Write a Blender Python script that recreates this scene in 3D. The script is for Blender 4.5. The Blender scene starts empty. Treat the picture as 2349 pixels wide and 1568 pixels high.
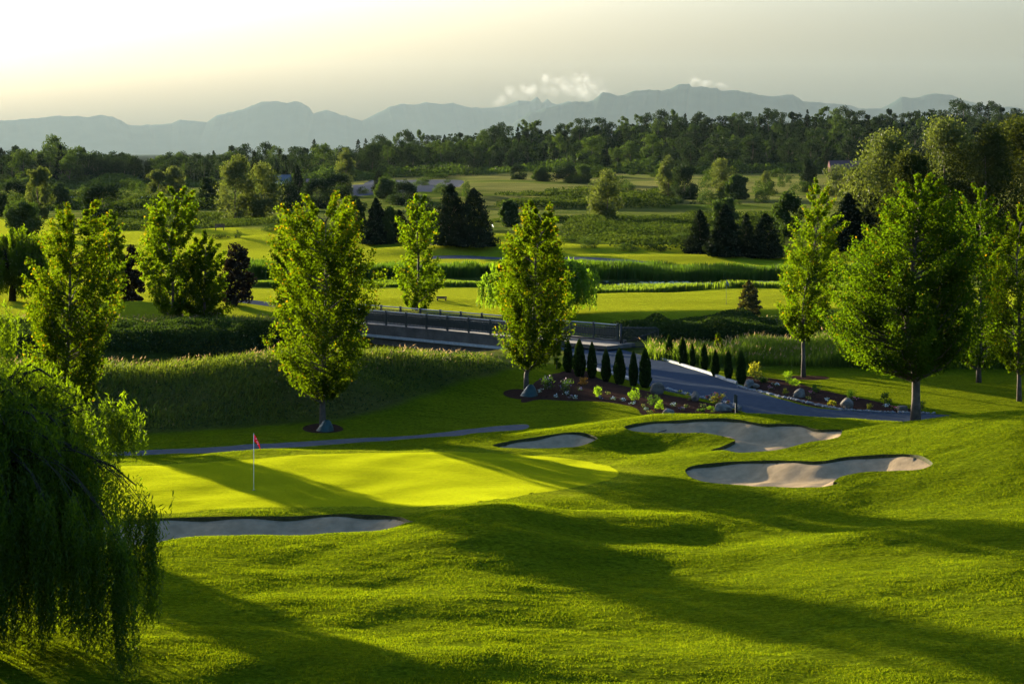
import bpy, math, random
import numpy as np
from mathutils import Vector
C = bpy.context.scene.collection
SC = bpy.context.scene
R = math.radians
rng = np.random.default_rng(7)

# ------------------------------------------------------------------ camera
HC, F, CX, HY = 13.1, 4700.0, 1174.5, 352.0      # eye height, focal length in px of a 2349 px wide frame, centre, horizon row
cam = bpy.data.objects.new('camera', bpy.data.cameras.new('camera')); C.objects.link(cam)
cam.location = (0, 0, HC); cam.rotation_euler = (R(90), 0, 0)
cam.data.sensor_width = 36; cam.data.lens = 36 * F / 2349; cam.data.shift_y = -(784 - HY) / 2349
cam.data.clip_start = 0.5; cam.data.clip_end = 120000
SC.camera = cam

# ------------------------------------------------------------------ light
SUN_EL, SUN_AZ = R(7.4), R(-35.0)                # azimuth from +Y towards +X
w = bpy.data.worlds.new("World"); SC.world = w; w.use_nodes = True
nt = w.node_tree; bg = nt.nodes['Background']
sky = nt.nodes.new('ShaderNodeTexSky'); sky.sky_type = 'NISHITA'; sky.sun_disc = False
sky.sun_elevation = SUN_EL; sky.sun_rotation = SUN_AZ
sky.air_density = 1.0; sky.dust_density = 8.2; sky.ozone_density = 4.3
nt.links.new(sky.outputs[0], bg.inputs[0]); bg.inputs[1].default_value = 0.15
sl = bpy.data.lights.new('sun', 'SUN'); sl.energy = 5.0; sl.angle = R(0.6); sl.color = (1.0, 0.86, 0.60)
sun = bpy.data.objects.new('sun', sl); C.objects.link(sun)
TO_SUN = Vector((math.sin(SUN_AZ) * math.cos(SUN_EL), math.cos(SUN_AZ) * math.cos(SUN_EL), math.sin(SUN_EL)))
sun.rotation_euler = (-TO_SUN).to_track_quat('-Z', 'Y').to_euler(); sun.location = (0, 0, 60)
SC.view_settings.view_transform = 'Standard'; SC.view_settings.look = 'None'
SC.view_settings.exposure = 2.48; SC.view_settings.gamma = 1.0
SC.cycles.volume_bounces = 0; SC.cycles.transparent_max_bounces = 12

# ------------------------------------------------------------------ helpers
def prop(o, label=None, cat=None, group=None, kind=None):
    if label: o['label'] = label
    if cat: o['category'] = cat
    if group: o['group'] = group
    if kind: o['kind'] = kind
    return o
def mesh(name, v, f, mats=(), smooth=False, mi=None, attrs=None):
    me = bpy.data.meshes.new(name); v = np.asarray(v, dtype=np.float32).reshape(-1, 3)
    fl = [np.asarray(a, dtype=np.int32) for a in (f if isinstance(f, list) else [f]) if len(a)]
    me.vertices.add(len(v)); me.vertices.foreach_set('co', v.ravel())
    tot = np.concatenate([np.full(len(a), a.shape[1], dtype=np.int32) for a in fl])
    idx = np.concatenate([a.ravel() for a in fl]); st = np.concatenate([[0], np.cumsum(tot)[:-1]]).astype(np.int32)
    me.loops.add(len(idx)); me.loops.foreach_set('vertex_index', idx)
    me.polygons.add(len(tot)); me.polygons.foreach_set('loop_start', st); me.polygons.foreach_set('loop_total', tot)
    for m in (mats if isinstance(mats, (list, tuple)) else [mats]): me.materials.append(m)
    if mi is not None: me.polygons.foreach_set('material_index', np.asarray(mi, dtype=np.int32))
    me.update(calc_edges=True)
    me.polygons.foreach_set('use_smooth', np.full(len(tot), smooth))
    for k, a in (attrs or {}).items():
        a = np.asarray(a, dtype=np.float32)
        at = me.attributes.new(k, 'FLOAT', 'FACE' if len(a) == len(tot) and len(a) != len(v) else 'POINT'); at.data.foreach_set('value', a)
    return me
def link(name, me, parent=None, loc=(0, 0, 0), rz=0.0, sc=None):
    o = bpy.data.objects.new(name, me); C.objects.link(o); o.location = loc; o.rotation_euler = (0, 0, rz)
    if sc is not None: o.scale = (sc,) * 3 if not hasattr(sc, '__len__') else sc
    if parent: o.parent = parent
    return o
def copy_tree(o, parent=None):
    c = o.copy(); C.objects.link(c)
    if parent: c.parent = parent
    for ch in list(o.children): copy_tree(ch, c)
    return c
class MB:                                          # collects boxes, tubes and lathes into one mesh
    def __init__(s): s.v = []; s.q = []; s.t = []; s.n = 0
    def add(s, v, q=(), t=()):
        v = np.asarray(v, float).reshape(-1, 3); s.v.append(v)
        if len(q): s.q.append(np.asarray(q, int) + s.n)
        if len(t): s.t.append(np.asarray(t, int) + s.n)
        s.n += len(v)
    def box(s, a, b, rz=0.0, c=None):
        x0, y0, z0 = a; x1, y1, z1 = b
        v = np.array([(x, y, z) for z in (z0, z1) for x, y in ((x0, y0), (x1, y0), (x1, y1), (x0, y1))], float)
        if rz:
            p = np.array(c if c is not None else (0, 0)); q = v[:, :2] - p
            v[:, :2] = p + np.stack([q[:, 0]*math.cos(rz)-q[:, 1]*math.sin(rz), q[:, 0]*math.sin(rz)+q[:, 1]*math.cos(rz)], 1)
        s.add(v, [(0, 3, 2, 1), (4, 5, 6, 7), (0, 1, 5, 4), (1, 2, 6, 5), (2, 3, 7, 6), (3, 0, 4, 7)])
    def tube(s, pts, rad, n=7, cap=True):
        pts = np.asarray(pts, float); m = len(pts); rad = np.broadcast_to(np.asarray(rad, float), (m,))
        tg = np.gradient(pts, axis=0); tg /= np.linalg.norm(tg, axis=1)[:, None] + 1e-9
        ref = np.where(np.abs(tg[:, 2:3]) > .9, np.array([[1., 0, 0]]), np.array([[0, 0, 1.]]))
        a = np.cross(tg, ref); a /= np.linalg.norm(a, axis=1)[:, None] + 1e-9; b = np.cross(tg, a)
        th = np.arange(n) * 2 * math.pi / n
        v = pts[:, None] + rad[:, None, None] * (a[:, None] * np.cos(th)[None, :, None] + b[:, None] * np.sin(th)[None, :, None])
        q = [(i*n+k, i*n+(k+1) % n, (i+1)*n+(k+1) % n, (i+1)*n+k) for i in range(m-1) for k in range(n)]
        v = v.reshape(-1, 3); t = []
        if cap:
            v = np.vstack([v, pts[0], pts[-1]])
            t = [(m*n, (k+1) % n, k) for k in range(n)] + [(m*n+1, (m-1)*n+k, (m-1)*n+(k+1) % n) for k in range(n)]
        s.add(v, q, t)
    def me(s, name, mat, smooth=False):
        return mesh(name, np.vstack(s.v), [np.vstack(s.q) if s.q else np.zeros((0, 4), int), np.vstack(s.t) if s.t else np.zeros((0, 3), int)], mat, smooth)
    def build(s, name, mat, parent=None, smooth=False, loc=(0, 0, 0), rz=0.0): return link(name, s.me(name, mat, smooth), parent, loc, rz)

# ------------------------------------------------------------------ materials
def newmat(name):
    m = bpy.data.materials.new(name); m.use_nodes = True; t = m.node_tree; t.nodes.clear()
    o = t.nodes.new('ShaderNodeOutputMaterial'); return m, t, o
def N(t, typ, **k):
    n = t.nodes.new('ShaderNode' + typ)
    for a, b in k.items():
        if a.startswith('i_'): n.inputs[a[2:]].default_value = b
        else: setattr(n, a, b)
    return n
def L(t, a, b): t.links.new(a, b)
def ramp(t, src, stops):
    r = N(t, 'ValToRGB'); e = r.color_ramp.elements
    while len(e) < len(stops): e.new(0.5)
    for k, (p, c) in enumerate(stops): e[k].position = p; e[k].color = (*c, 1)
    L(t, src, r.inputs[0]); return r.outputs[0]
def mixc(t, fac, a, b, mode='MIX'):
    m = N(t, 'Mix', data_type='RGBA', blend_type=mode)
    for s, x in ((0, fac), (6, a), (7, b)):
        if hasattr(x, 'is_output'): L(t, x, m.inputs[s])
        else: m.inputs[s].default_value = x if s == 0 else (*x, 1)
    return m.outputs[2]
def noise(t, scale, detail=4, vec=None, rough=.55, out='Fac', dist=0):
    n = N(t, 'TexNoise'); n.inputs['Scale'].default_value = scale; n.inputs['Detail'].default_value = detail
    n.inputs['Roughness'].default_value = rough; n.inputs['Distortion'].default_value = dist
    if vec is not None: L(t, vec, n.inputs['Vector'])
    return n.outputs[out]
def pos(t, sc=(1, 1, 1)):
    g = N(t, 'NewGeometry'); m = N(t, 'Mapping'); m.inputs['Scale'].default_value = sc
    L(t, g.outputs['Position'], m.inputs[0]); return m.outputs[0]
def turf(name, cols, transl, fine=5.0, bump=.22, patch=.35, tilt=1.7, tw=.5, big=1.5, wild=False, shc=(.88, .92, .02), shw=.42):
    """grass: upright blades stood for by strongly tilted shading normals, partly translucent"""
    m, t, o = newmat(name); p = pos(t)
    c = ramp(t, noise(t, patch, 5, p), [(.3, cols[0]), (.5, cols[1]), (.72, cols[2])])
    c = mixc(t, .55, c, ramp(t, noise(t, fine * 1.3, 4, p), [(.3, (.35, .4, .3)), (.7, (1.5, 1.45, 1.3))]), 'MULTIPLY')
    if wild:
        wa = N(t, 'Attribute'); wa.attribute_name = 'wild'; da = N(t, 'Attribute'); da.attribute_name = 'dry'
        mo = N(t, 'Attribute'); mo.attribute_name = 'mown'; c = mixc(t, mo.outputs['Fac'], c, mixc(t, noise(t, .12, 3, p), (.17, .25, .010), (.22, .29, .012)))
        p2 = pos(t, (.35, 1, 1)); md = ramp(t, noise(t, .09, 8, p2, .68), [(.32, (.030, .055, .012)), (.46, (.070, .098, .020)), (.60, (.14, .145, .045)), (.75, (.20, .17, .075))])
        md = mixc(t, da.outputs['Fac'], md, (.16, .13, .075)); c = mixc(t, wa.outputs['Fac'], c, md)
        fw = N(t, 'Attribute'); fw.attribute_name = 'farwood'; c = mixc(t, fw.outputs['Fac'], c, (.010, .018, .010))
    nz = noise(t, 37.0, 2, p, out='Color')
    g = N(t, 'NewGeometry')
    b1 = N(t, 'Bump', i_Strength=1.0, i_Distance=bump); L(t, noise(t, fine, 5, p, .62), b1.inputs['Height'])
    b2 = N(t, 'Bump', i_Strength=1.0, i_Distance=bump * 2.6); L(t, noise(t, big, 6, pos(t, (.5, 1, 1)), .68), b2.inputs['Height']); L(t, b1.outputs[0], b2.inputs['Normal'])
    s = N(t, 'VectorMath', operation='SUBTRACT'); L(t, nz, s.inputs[0]); s.inputs[1].default_value = (.5, .5, .5)
    s2 = N(t, 'VectorMath', operation='SCALE'); L(t, s.outputs[0], s2.inputs[0]); s2.inputs['Scale'].default_value = tilt * 5
    a = N(t, 'VectorMath', operation='ADD'); L(t, s2.outputs[0], a.inputs[0]); L(t, b2.outputs[0], a.inputs[1])
    nn = N(t, 'VectorMath', operation='NORMALIZE'); L(t, a.outputs[0], nn.inputs[0])
    d = N(t, 'BsdfDiffuse'); L(t, c, d.inputs[0]); L(t, nn.outputs[0], d.inputs['Normal'])
    tr = N(t, 'BsdfTranslucent'); L(t, mixc(t, 1.0, c, transl, 'MULTIPLY'), tr.inputs[0]); L(t, nn.outputs[0], tr.inputs['Normal'])
    mx = N(t, 'MixShader'); mx.inputs[0].default_value = tw; L(t, d.outputs[0], mx.inputs[1]); L(t, tr.outputs[0], mx.inputs[2])
    sh = N(t, 'BsdfSheen'); sh.inputs['Roughness'].default_value = .5; L(t, b2.outputs[0], sh.inputs['Normal'])
    shk = mixc(t, .5, shc, c)
    if wild: shk = mixc(t, mo.outputs['Fac'], shk, (.95, .98, .05))
    if wild: shk = mixc(t, wa.outputs['Fac'], shk, mixc(t, 1.0, c, (2.8, 2.8, 2.2), 'MULTIPLY'))
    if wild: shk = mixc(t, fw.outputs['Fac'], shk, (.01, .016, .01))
    L(t, mixc(t, 1.0, shk, ramp(t, noise(t, fine * 1.3, 4, p), [(.3, (.45, .5, .4)), (.7, (1.3, 1.3, 1.2))]), 'MULTIPLY'), sh.inputs[0])
    m2 = N(t, 'MixShader'); m2.inputs[0].default_value = shw; L(t, mx.outputs[0], m2.inputs[1]); L(t, sh.outputs[0], m2.inputs[2])
    L(t, m2.outputs[0], o.inputs[0]); return m
def plain(name, col, rough=.7, metal=0.0, var=.25, vs=6.0, bump=0.0, bs=30.0, spec=.4):
    m, t, o = newmat(name); p = pos(t); b = N(t, 'BsdfPrincipled')
    c = mixc(t, 1.0, col, ramp(t, noise(t, vs, 5, p), [(.3, (1-var,)*3), (.7, (1+var,)*3)]), 'MULTIPLY')
    L(t, c, b.inputs['Base Color']); b.inputs['Roughness'].default_value = rough; b.inputs['Metallic'].default_value = metal
    b.inputs['Specular IOR Level'].default_value = spec
    if bump:
        k = N(t, 'Bump', i_Strength=.8, i_Distance=bump); L(t, noise(t, bs, 5, p), k.inputs['Height']); L(t, k.outputs[0], b.inputs['Normal'])
    L(t, b.outputs[0], o.inputs[0]); return m
def leafmat(name, a, b, tip=None, tw=.5, tc=(1.9, 2.1, .5), gloss=.006):
    m, t, o = newmat(name)
    at = N(t, 'Attribute'); at.attribute_name = 'rnd'
    c = ramp(t, at.outputs['Fac'], [(.0, a), (1.0, b)])
    if tip:
        tp = N(t, 'Attribute'); tp.attribute_name = 'tip'; c = mixc(t, tp.outputs['Fac'], c, tip)
    d = N(t, 'BsdfDiffuse'); L(t, c, d.inputs[0]); tr = N(t, 'BsdfTranslucent'); L(t, mixc(t, 1.0, c, tc, 'MULTIPLY'), tr.inputs[0])
    mx = N(t, 'MixShader'); mx.inputs[0].default_value = tw; L(t, d.outputs[0], mx.inputs[1]); L(t, tr.outputs[0], mx.inputs[2])
    gl = N(t, 'BsdfGlossy'); gl.inputs['Roughness'].default_value = .45; gl.inputs[0].default_value = (1, 1, 1, 1)
    m2 = N(t, 'MixShader'); m2.inputs[0].default_value = gloss; L(t, mx.outputs[0], m2.inputs[1]); L(t, gl.outputs[0], m2.inputs[2])
    L(t, m2.outputs[0], o.inputs[0]); return m

# ------------------------------------------------------------------ terrain heights
def X(u, d): return (u - CX) * d / F
def Zat(v, d): return HC - (v - HY) * d / F
cp = []
def col(u, *vd):
    for v, d in vd: cp.append((X(u, d), d, Zat(v, d) if v > 20 else v))   # v <= 20: the height itself
col(-500, (0.3, 46), (.2, 60), (-.1, 75), (-.2, 88), (-.5, 96), (-.4, 112))
col(-60, (0.3, 47), (1400, 57.5), (.2, 63), (-.25, 68), (-.15, 76), (-.05, 84), (-.5, 93), (-.5, 98), (-.4, 108))
col(300, (1568, 49), (1400, 57), (1300, 63.5), (1245, 68), (-.35, 71.5), (1192, 74.5), (1175, 75.8), (1123, 80), (1067, 86), (-.12, 87.5), (1040, 93), (1020, 96), (1000, 98.5), (-.4, 106))
col(600, (1600, 49.3), (1568, 50.6), (1525, 51.6), (1400, 58), (1300, 64.2), (1250, 67), (1221, 68.8), (-.3, 71.8), (1184, 74.5), (1165, 76.2), (1123, 79.9), (1060, 86), (1042, 88), (1034, 89), (-.45, 92), (1022, 95), (1000, 98), (985, 100), (-.4, 108))
col(900, (1600, 49.3), (1568, 50.6), (1520, 51.6), (1450, 56), (1350, 61.5), (1280, 65), (1240, 67.5), (1217, 69.3), (-.15, 72), (1180, 74.5), (1165, 76), (1123, 80), (1060, 86), (1036, 89), (-.35, 92.5), (1005, 97.5), (985, 100.5), (950, 106))
col(1100, (1600, 49.3), (1568, 50.6), (1520, 52), (1450, 55.6), (1350, 60.8), (1280, 64.7), (1220, 67.5), (1183, 70), (1165, 73), (1150, 76), (1120, 80), (1060, 86.5), (1036, 89.5), (1015, 93), (996, 97), (985, 100), (930, 109), (870, 119))
col(1300, (1600, 49.5), (1568, 50.8), (1520, 52.3), (1450, 56.4), (1350, 61.7), (1280, 65.8), (1230, 69), (1200, 71.5), (1160, 76), (1130, 79.5), (1100, 82.5), (1060, 87), (1040, 89.5), (1027, 90.5), (993, 93.5), (982, 95.3), (-.1, 99.5), (945, 104), (910, 110.5), (860, 120.5))
col(1500, (1600, 49.5), (1568, 50.8), (1520, 52.3), (1450, 56.4), (1380, 60.6), (1330, 63.8), (1250, 69), (1200, 72), (1150, 76), (1100, 81), (1070, 85), (1050, 88), (1035, 90), (1000, 92.5), (985, 93.5), (962, 95), (951, 96.5), (-.05, 101.5), (940, 104.5), (890, 114))
col(1700, (1600, 49.3), (1568, 50.6), (1520, 51.8), (1450, 56), (1380, 60), (1300, 65.5), (1250, 69), (1200, 72.5), (1150, 76), (1120, 78), (1055, 84), (1040, 86), (1033, 88), (960, 93.5), (947, 95.5), (0, 101), (935, 105.5), (900, 112), (880, 116.5))
col(1900, (1568, 50), (1450, 55), (1350, 60), (1280, 64.5), (1240, 67.5), (1200, 71), (1170, 73), (1120, 75.5), (1090, 77.5), (1050, 82.5), (1020, 86), (1000, 89), (985, 90.5), (965, 93), (957, 94.5), (0, 101), (945, 104.5), (900, 112))
col(2100, (1568, 49), (1450, 54), (1350, 59.5), (1280, 63.5), (1240, 66.5), (1200, 69.5), (1150, 73), (1100, 76), (1080, 77.5), (1045, 80.5), (1020, 83), (1000, 85), (985, 88), (974, 90), (0, 99), (955, 103), (930, 107), (890, 114))
col(2349, (1568, 49), (1450, 53.5), (1350, 58), (1280, 62), (1240, 65), (1200, 68), (1150, 71), (1100, 73.5), (1050, 76), (1000, 79), (975, 81.5), (962, 84), (0, 98), (950, 103.5), (920, 109))
col(2700, (.5, 49), (.9, 60), (1.4, 70), (2.3, 78), (2.2, 84), (0, 99), (0, 110))
for u in (-500, 0, 400, 800, 1200, 1600, 2000, 2400, 2700): col(u, (0, 126), (0, 140))
cp = np.array(cp)
def tpsk(r2): return np.where(r2 > 0, .5 * r2 * np.log(r2 + 1e-12), 0)
_n = len(cp); _K = tpsk(((cp[:, None, :2] - cp[None, :, :2]) ** 2).sum(-1)) + np.eye(_n) * 1.5
_P = np.c_[np.ones(_n), cp[:, :2]]; _A = np.block([[_K, _P], [_P.T, np.zeros((3, 3))]])
_w = np.linalg.solve(_A, np.r_[cp[:, 2], 0, 0, 0])
def sst(a, b, x): q = np.clip((x - a) / (b - a), 0, 1); return q * q * (3 - 2 * q)
def seg(px, py, line):                            # distance to a polyline and value interpolated along it
    best = np.full(np.shape(px), 1e9); val = np.zeros(np.shape(px)); sgn = np.zeros(np.shape(px))
    for (x0, y0, a0), (x1, y1, a1) in zip(line[:-1], line[1:]):
        dx, dy = x1-x0, y1-y0; q = np.clip(((px-x0)*dx+(py-y0)*dy)/(dx*dx+dy*dy), 0, 1)
        r = np.hypot(px-x0-q*dx, py-y0-q*dy); m = r < best
        best = np.where(m, r, best); val = np.where(m, a0+q*(a1-a0), val)
        sgn = np.where(m, np.sign(dx*(py-y0)-dy*(px-x0)), sgn)
    return best, val, sgn
DYKE_L = [(-90, 103, 2.5), (-40, 105, 2.5), (-19, 107.5, 1.95), (-15.5, 108.4, 2.2), (-12.5, 109.5, 2.45), (-7, 113.5, 1.95), (-3.6, 118, 1.4), (-.8, 122, .5)]
DYKE_R = [(13, 131, .2), (17, 129, .9), (24, 128, 1.2), (40, 127, 1.3), (90, 125, 1.4)]
SLOUGH = [(-120, 126, 1), (-40, 129, 1), (-20, 133, 1), (-5, 147, 1), (12, 161, 1), (30, 164, 1), (120, 172, 1)]
rn = np.random.default_rng(3)
MOUNDS = [(X(u, d), d, h, sx, sy) for u, d, h, sx, sy in (
    (640, 292, 1.6, 11, 9), (560, 330, 1.2, 14, 10), (700, 345, 1.5, 14, 9), (930, 262, .9, 10, 5), (1100, 262, 1.0, 7, 6), (1330, 262, 1.1, 10, 5), (1400, 268, .8, 14, 6), (1560, 250, .7, 16, 5), (1180, 238, .5, 7, 5),
    (880, 285, 1.1, 16, 7), (1900, 262, 1.2, 16, 8), (1700, 268, 1.0, 10, 6), (600, 240, .4, 10, 6), (1450, 186, .55, 7, 4), (1700, 190, .6, 6, 4), (1600, 180, .3, 8, 3), (1900, 185, .7, 8, 4), (330, 172, .7, 8, 5),
    (560, 178, .5, 7, 4), (960, 180, .35, 8, 3), (1150, 305, 1.2, 9, 5), (1230, 330, 1.0, 12, 6), (1620, 480, 1.0, 40, 12), (1100, 520, 1.6, 50, 14), (900, 600, 3.0, 40, 30))]
def _far(x, d):
    z = np.zeros(np.shape(x)); u = x / np.maximum(d, 1) * F + CX
    for mx, my, h, sx, sy in MOUNDS: z = z + h * np.exp(-((x-mx)/sx)**2 - ((d-my)/sy)**2)
    z = z + .18*np.sin(x*.13+d*.05)*np.sin(d*.11-x*.04)*sst(160, 200, d)
    z = z + sst(330, 700, d)*(.7*np.sin(x*.02+1)*np.sin(d*.017) + .3*np.sin(x*.07+d*.03))
    hr = np.interp(u, [-500, 0, 330, 420, 600, 900, 1100, 1500, 1900, 2350, 3000], [1, 1, .2, 2, 6, 11, 15, 21, 24, 27, 28])
    near = np.interp(u, [0, 600, 900, 1200, 1500, 2000, 2600], [0, .5, 3.0, 4.5, 4.0, 5.0, 5.0])
    z = z + near * sst(430, 850, d) + (hr - near*.9) * sst(860, 1180, d)
    z = z * (1 - sst(1500, 2600, d))
    # shallow pond basin
    z = z - 1.0 * np.exp(-(((x - X(1600, 206)) / 22) ** 4) - ((d - 209) / 6.5) ** 4)
    return z
RELIEF = [(X(u, d), d, h, sx, sy) for u, d, h, sx, sy in (
    (1190, 71, .30, 4.0, 2.0), (1800, 86.3, .30, 5.5, 1.6), (2200, 84, .55, 5, 5), (1930, 73.5, -.20, 7, 2.8), (2120, 66.5, .28, 9, 2.2), (2050, 60.5, .20, 8, 2.0), (720, 63.5, .07, 6, 2.2),
    (1475, 91, -.22, 2.4, 1.2), (1350, 79.5, .16, 3, 1.6), (1420, 76, -.22, 3.5, 1.4), (1010, 93.5, .22, 5, 1.6), (1650, 72.5, .28, 5, 1.8), (560, 57.5, -.15, 6, 2), (900, 58.8, .18, 5, 1.5), (1350, 66.8, .22, 6, 1.5), (700, 89.5, .12, 5, 1.4))]
_vg = np.random.default_rng(12).random((64, 64))
def vnoise(x, y, s):
    x = x/s; y = y/s; xi = np.floor(x).astype(int); yi = np.floor(y).astype(int); fx = x-xi; fy = y-yi; fx = fx*fx*(3-2*fx); fy = fy*fy*(3-2*fy); a = lambda i, j: _vg[(xi+i) % 64, (yi+j) % 64]
    return (a(0, 0)*(1-fx)+a(1, 0)*fx)*(1-fy)+(a(0, 1)*(1-fx)+a(1, 1)*fx)*fy-.5
def hfun(x, d):
    x = np.asarray(x, float); d = np.asarray(d, float); sh = x.shape; x = x.ravel(); d = d.ravel()
    z = np.zeros(len(x)); nr = d < 150
    if nr.any():
        dd = np.clip(d[nr], 48, 140); xx = np.clip(x[nr], -.36 * dd, .33 * dd); out = np.empty(len(dd))
        for s in range(0, len(dd), 20000):
            a, b = xx[s:s+20000], dd[s:s+20000]
            out[s:s+20000] = tpsk((a[:, None]-cp[:, 0])**2 + (b[:, None]-cp[:, 1])**2) @ _w[:_n] + _w[_n] + _w[_n+1]*a + _w[_n+2]*b
        z[nr] = out * (1 - sst(120, 140, d[nr]))
    z = z + _far(x, d) * sst(135, 165, d)
    m = (d > 85) & (d < 190)
    if m.any():
        xx, dd = x[m], d[m]
        r, h, s = seg(xx, dd, DYKE_L); z[m] = z[m] + h * np.exp(-(r/np.where(s < 0, 5.2, 4.0))**2)
        r, h, s = seg(xx, dd, DYKE_R); z[m] = z[m] + h * np.exp(-(r/3.2)**2)
        r, h, s = seg(xx, dd, SLOUGH); z[m] = z[m] - 3.0 * np.exp(-(r/7.0)**4)
    gm_ = 1-np.exp(-(((x+3)/12.5)**2+((d-82)/6.2)**2)**2)          # the putting surface stays smooth
    m = (d > 44) & (d < 128)
    if m.any():
        xx, dd = x[m], d[m]; a = np.zeros(len(xx))
        for mx_, my_, h, sx, sy in RELIEF: a += h*np.exp(-((xx-mx_)/sx)**2-((dd-my_)/sy)**2)
        a += (.08*vnoise(xx*.6, dd, 3.4)+.06*vnoise(xx*.7, dd, 1.5)+.045*vnoise(xx*.8, dd+40, .7))*(1-sst(96, 103, dd)*.6)
        z[m] = z[m] + a*gm_[m]
    for bx_, by_, h, sx, sy in ((-9, 106.8, .75, 4.5, 2.4), (-15.5, 104, .45, 3.5, 2.2), (-4, 112, .4, 2.5, 2)): z = z + h*np.exp(-((x-bx_)/sx)**2-((d-by_)/sy)**2)
    # gentle fine unevenness of the rough
    z = z + .035*np.sin(x*1.3+np.sin(d*.9))*np.sin(d*.8+1.3*np.sin(x*.5))*sst(40, 52, d)*(1-sst(70, 140, d))
    return z.reshape(sh)
def h1(x, d): return float(hfun(np.array([x]), np.array([d]))[0])
def unp(pts, d0=44., d1=1600.):                    # pixels -> first hit on the ground, as (x, d)
    pts = np.asarray(pts, float); ds = np.exp(np.linspace(math.log(d0), math.log(d1), 2600)); out = []
    for u, v in pts:
        z = hfun(X(u, ds), ds) - Zat(v, ds); k = np.nonzero(z > 0)[0]
        k = k[0] if len(k) else len(ds)-1
        if k == 0: out.append((X(u, ds[0]), ds[0])); continue
        q = z[k-1]/(z[k-1]-z[k]); d = ds[k-1] + q*(ds[k]-ds[k-1]); out.append((X(u, d), d))
    return np.array(out)
def zm(ox, oy, pts, s=2.731): return [((ox+a/s)*.9176, (oy+b/s)*.9176) for a, b in pts]
def smooth_poly(p, k=5):                           # closed Catmull-Rom
    p = np.asarray(p); n = len(p); o = []
    for i in range(n):
        a, b, c, d = p[(i-1) % n], p[i], p[(i+1) % n], p[(i+2) % n]
        for t in np.arange(k)/k: o.append(.5*((2*b)+(c-a)*t+(2*a-5*b+4*c-d)*t*t+(3*b-a-3*c+d)*t**3))
    return np.array(o)
def mixpoly(pts, **k):                             # entries (u, v) pixels or (u, None, d)
    o = []
    for p in pts: o.append((X(p[0], p[2]), p[2]) if len(p) == 3 else tuple(unp([p], **k)[0]))
    return smooth_poly(o)

POLY = {}
POLY['bunker_a'] = mixpoly([(-100, None, 76.5), (120, None, 75.3), (300, 1192), (420, 1186), (550, 1184), (700, 1182), (830, 1179), (890, 1182), (930, 1189), (952, 1196), (930, None, 71.6), (880, None, 70.2), (760, None, 69.5), (640, None, 69.0), (500, None, 68.9), (400, None, 68.6), (340, None, 67.6), (280, None, 66.3), (200, None, 64.6), (120, None, 62.8), (0, None, 61.5), (-100, None, 61)])
POLY['bunker_b'] = mixpoly(zm(850, 700, [(1042, 1125), (1080, 1138), (1200, 1146), (1350, 1146), (1500, 1143), (1620, 1135), (1700, 1110), (1757, 1080), (1730, 1062), (1680, 1045), (1610, 1036), (1500, 1045), (1400, 1060), (1250, 1082), (1120, 1105)]), d1=100)
POLY['bunker_c'] = mixpoly(zm(850, 700, [(1945, 995), (1965, 1018), (2050, 1035), (2200, 1042)]) + zm(1700, 700, [(27, 1042), (130, 1040), (250, 1055), (340, 1075), (378, 1090), (340, 1110), (270, 1140), (215, 1163), (350, 1168), (550, 1168), (700, 1150), (800, 1125), (900, 1100), (1040, 1080), (1100, 1050), (1110, 1028), (1050, 1018), (960, 1018), (870, 1000), (800, 985), (700, 978), (600, 982), (500, 970), (400, 950), (300, 942), (180, 945), (0, 955)]) + zm(850, 700, [(2200, 962), (2050, 975)]), d1=99)
POLY['bunker_d'] = mixpoly(zm(1700, 700, [(35, 1300), (60, 1335), (120, 1362), (250, 1385), (450, 1400), (650, 1408), (900, 1412), (1000, 1405), (1080, 1385), (1055, 1370), (1100, 1340), (1180, 1320), (1300, 1305), (1450, 1300), (1600, 1295), (1690, 1275), (1725, 1250), (1690, 1220), (1630, 1195), (1550, 1187), (1400, 1187), (1200, 1200), (1100, 1210), (1000, 1230), (900, 1235), (700, 1230), (500, 1232), (300, 1240), (150, 1255), (60, 1275)]), d1=99)
POLY['green'] = mixpoly([(180, None, 87.0), (275, 1068), (400, 1064), (500, 1058), (600, 1050), (700, 1042), (850, 1037.5), (1000, 1036), (1080, 1037), (1200, 1042), (1310, 1052), (1375, 1063), (1412, 1076), (1418, 1089), (1392, 1101), (1340, 1112), (1200, 1135), (1100, 1150), (1000, 1158), (800, 1160), (600, 1163), (450, 1172), (300, 1179), (150, None, 76.5), (60, None, 80), (90, None, 84.5)], d1=91.5)
POLY['path'] = mixpoly([(-200, None, 91.3), (100, None, 92.2), (270, 1045), (430, 1039), (600, 1030), (730, 1021), (850, 1012), (950, 1005), (1050, 999), (1090, None, 98.6), (1200, None, 99.2), (1200, None, 101.2), (1080, None, 100.3), (950, 998), (850, 1003), (730, 1010), (600, 1017), (430, 1028), (270, 1036), (100, None, 94.5), (-200, None, 93.6)], d0=91)
road = [(1285, None, 140.5), (1300, None, 135), (1325, None, 129), (1360, None, 124), (1420, None, 119), (1485, None, 115), (1550, None, 111.5), (1640, None, 108), (1700, None, 104.6), (1800, None, 100.5), (2000, None, 98.6), (2400, None, 97.6), (2750, None, 97.5), (2750, None, 102.8), (2349, 957), (2200, 952), (2100, 947), (1990, 944), (1900, 938), (1830, 926), (1760, 906), (1690, 881), (1630, 859), (1560, 838), (1500, 822), (1440, 805), (1405, None, 138.2), (1375, None, 141.5)]
POLY['road'] = mixpoly(road, d0=97)
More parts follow.
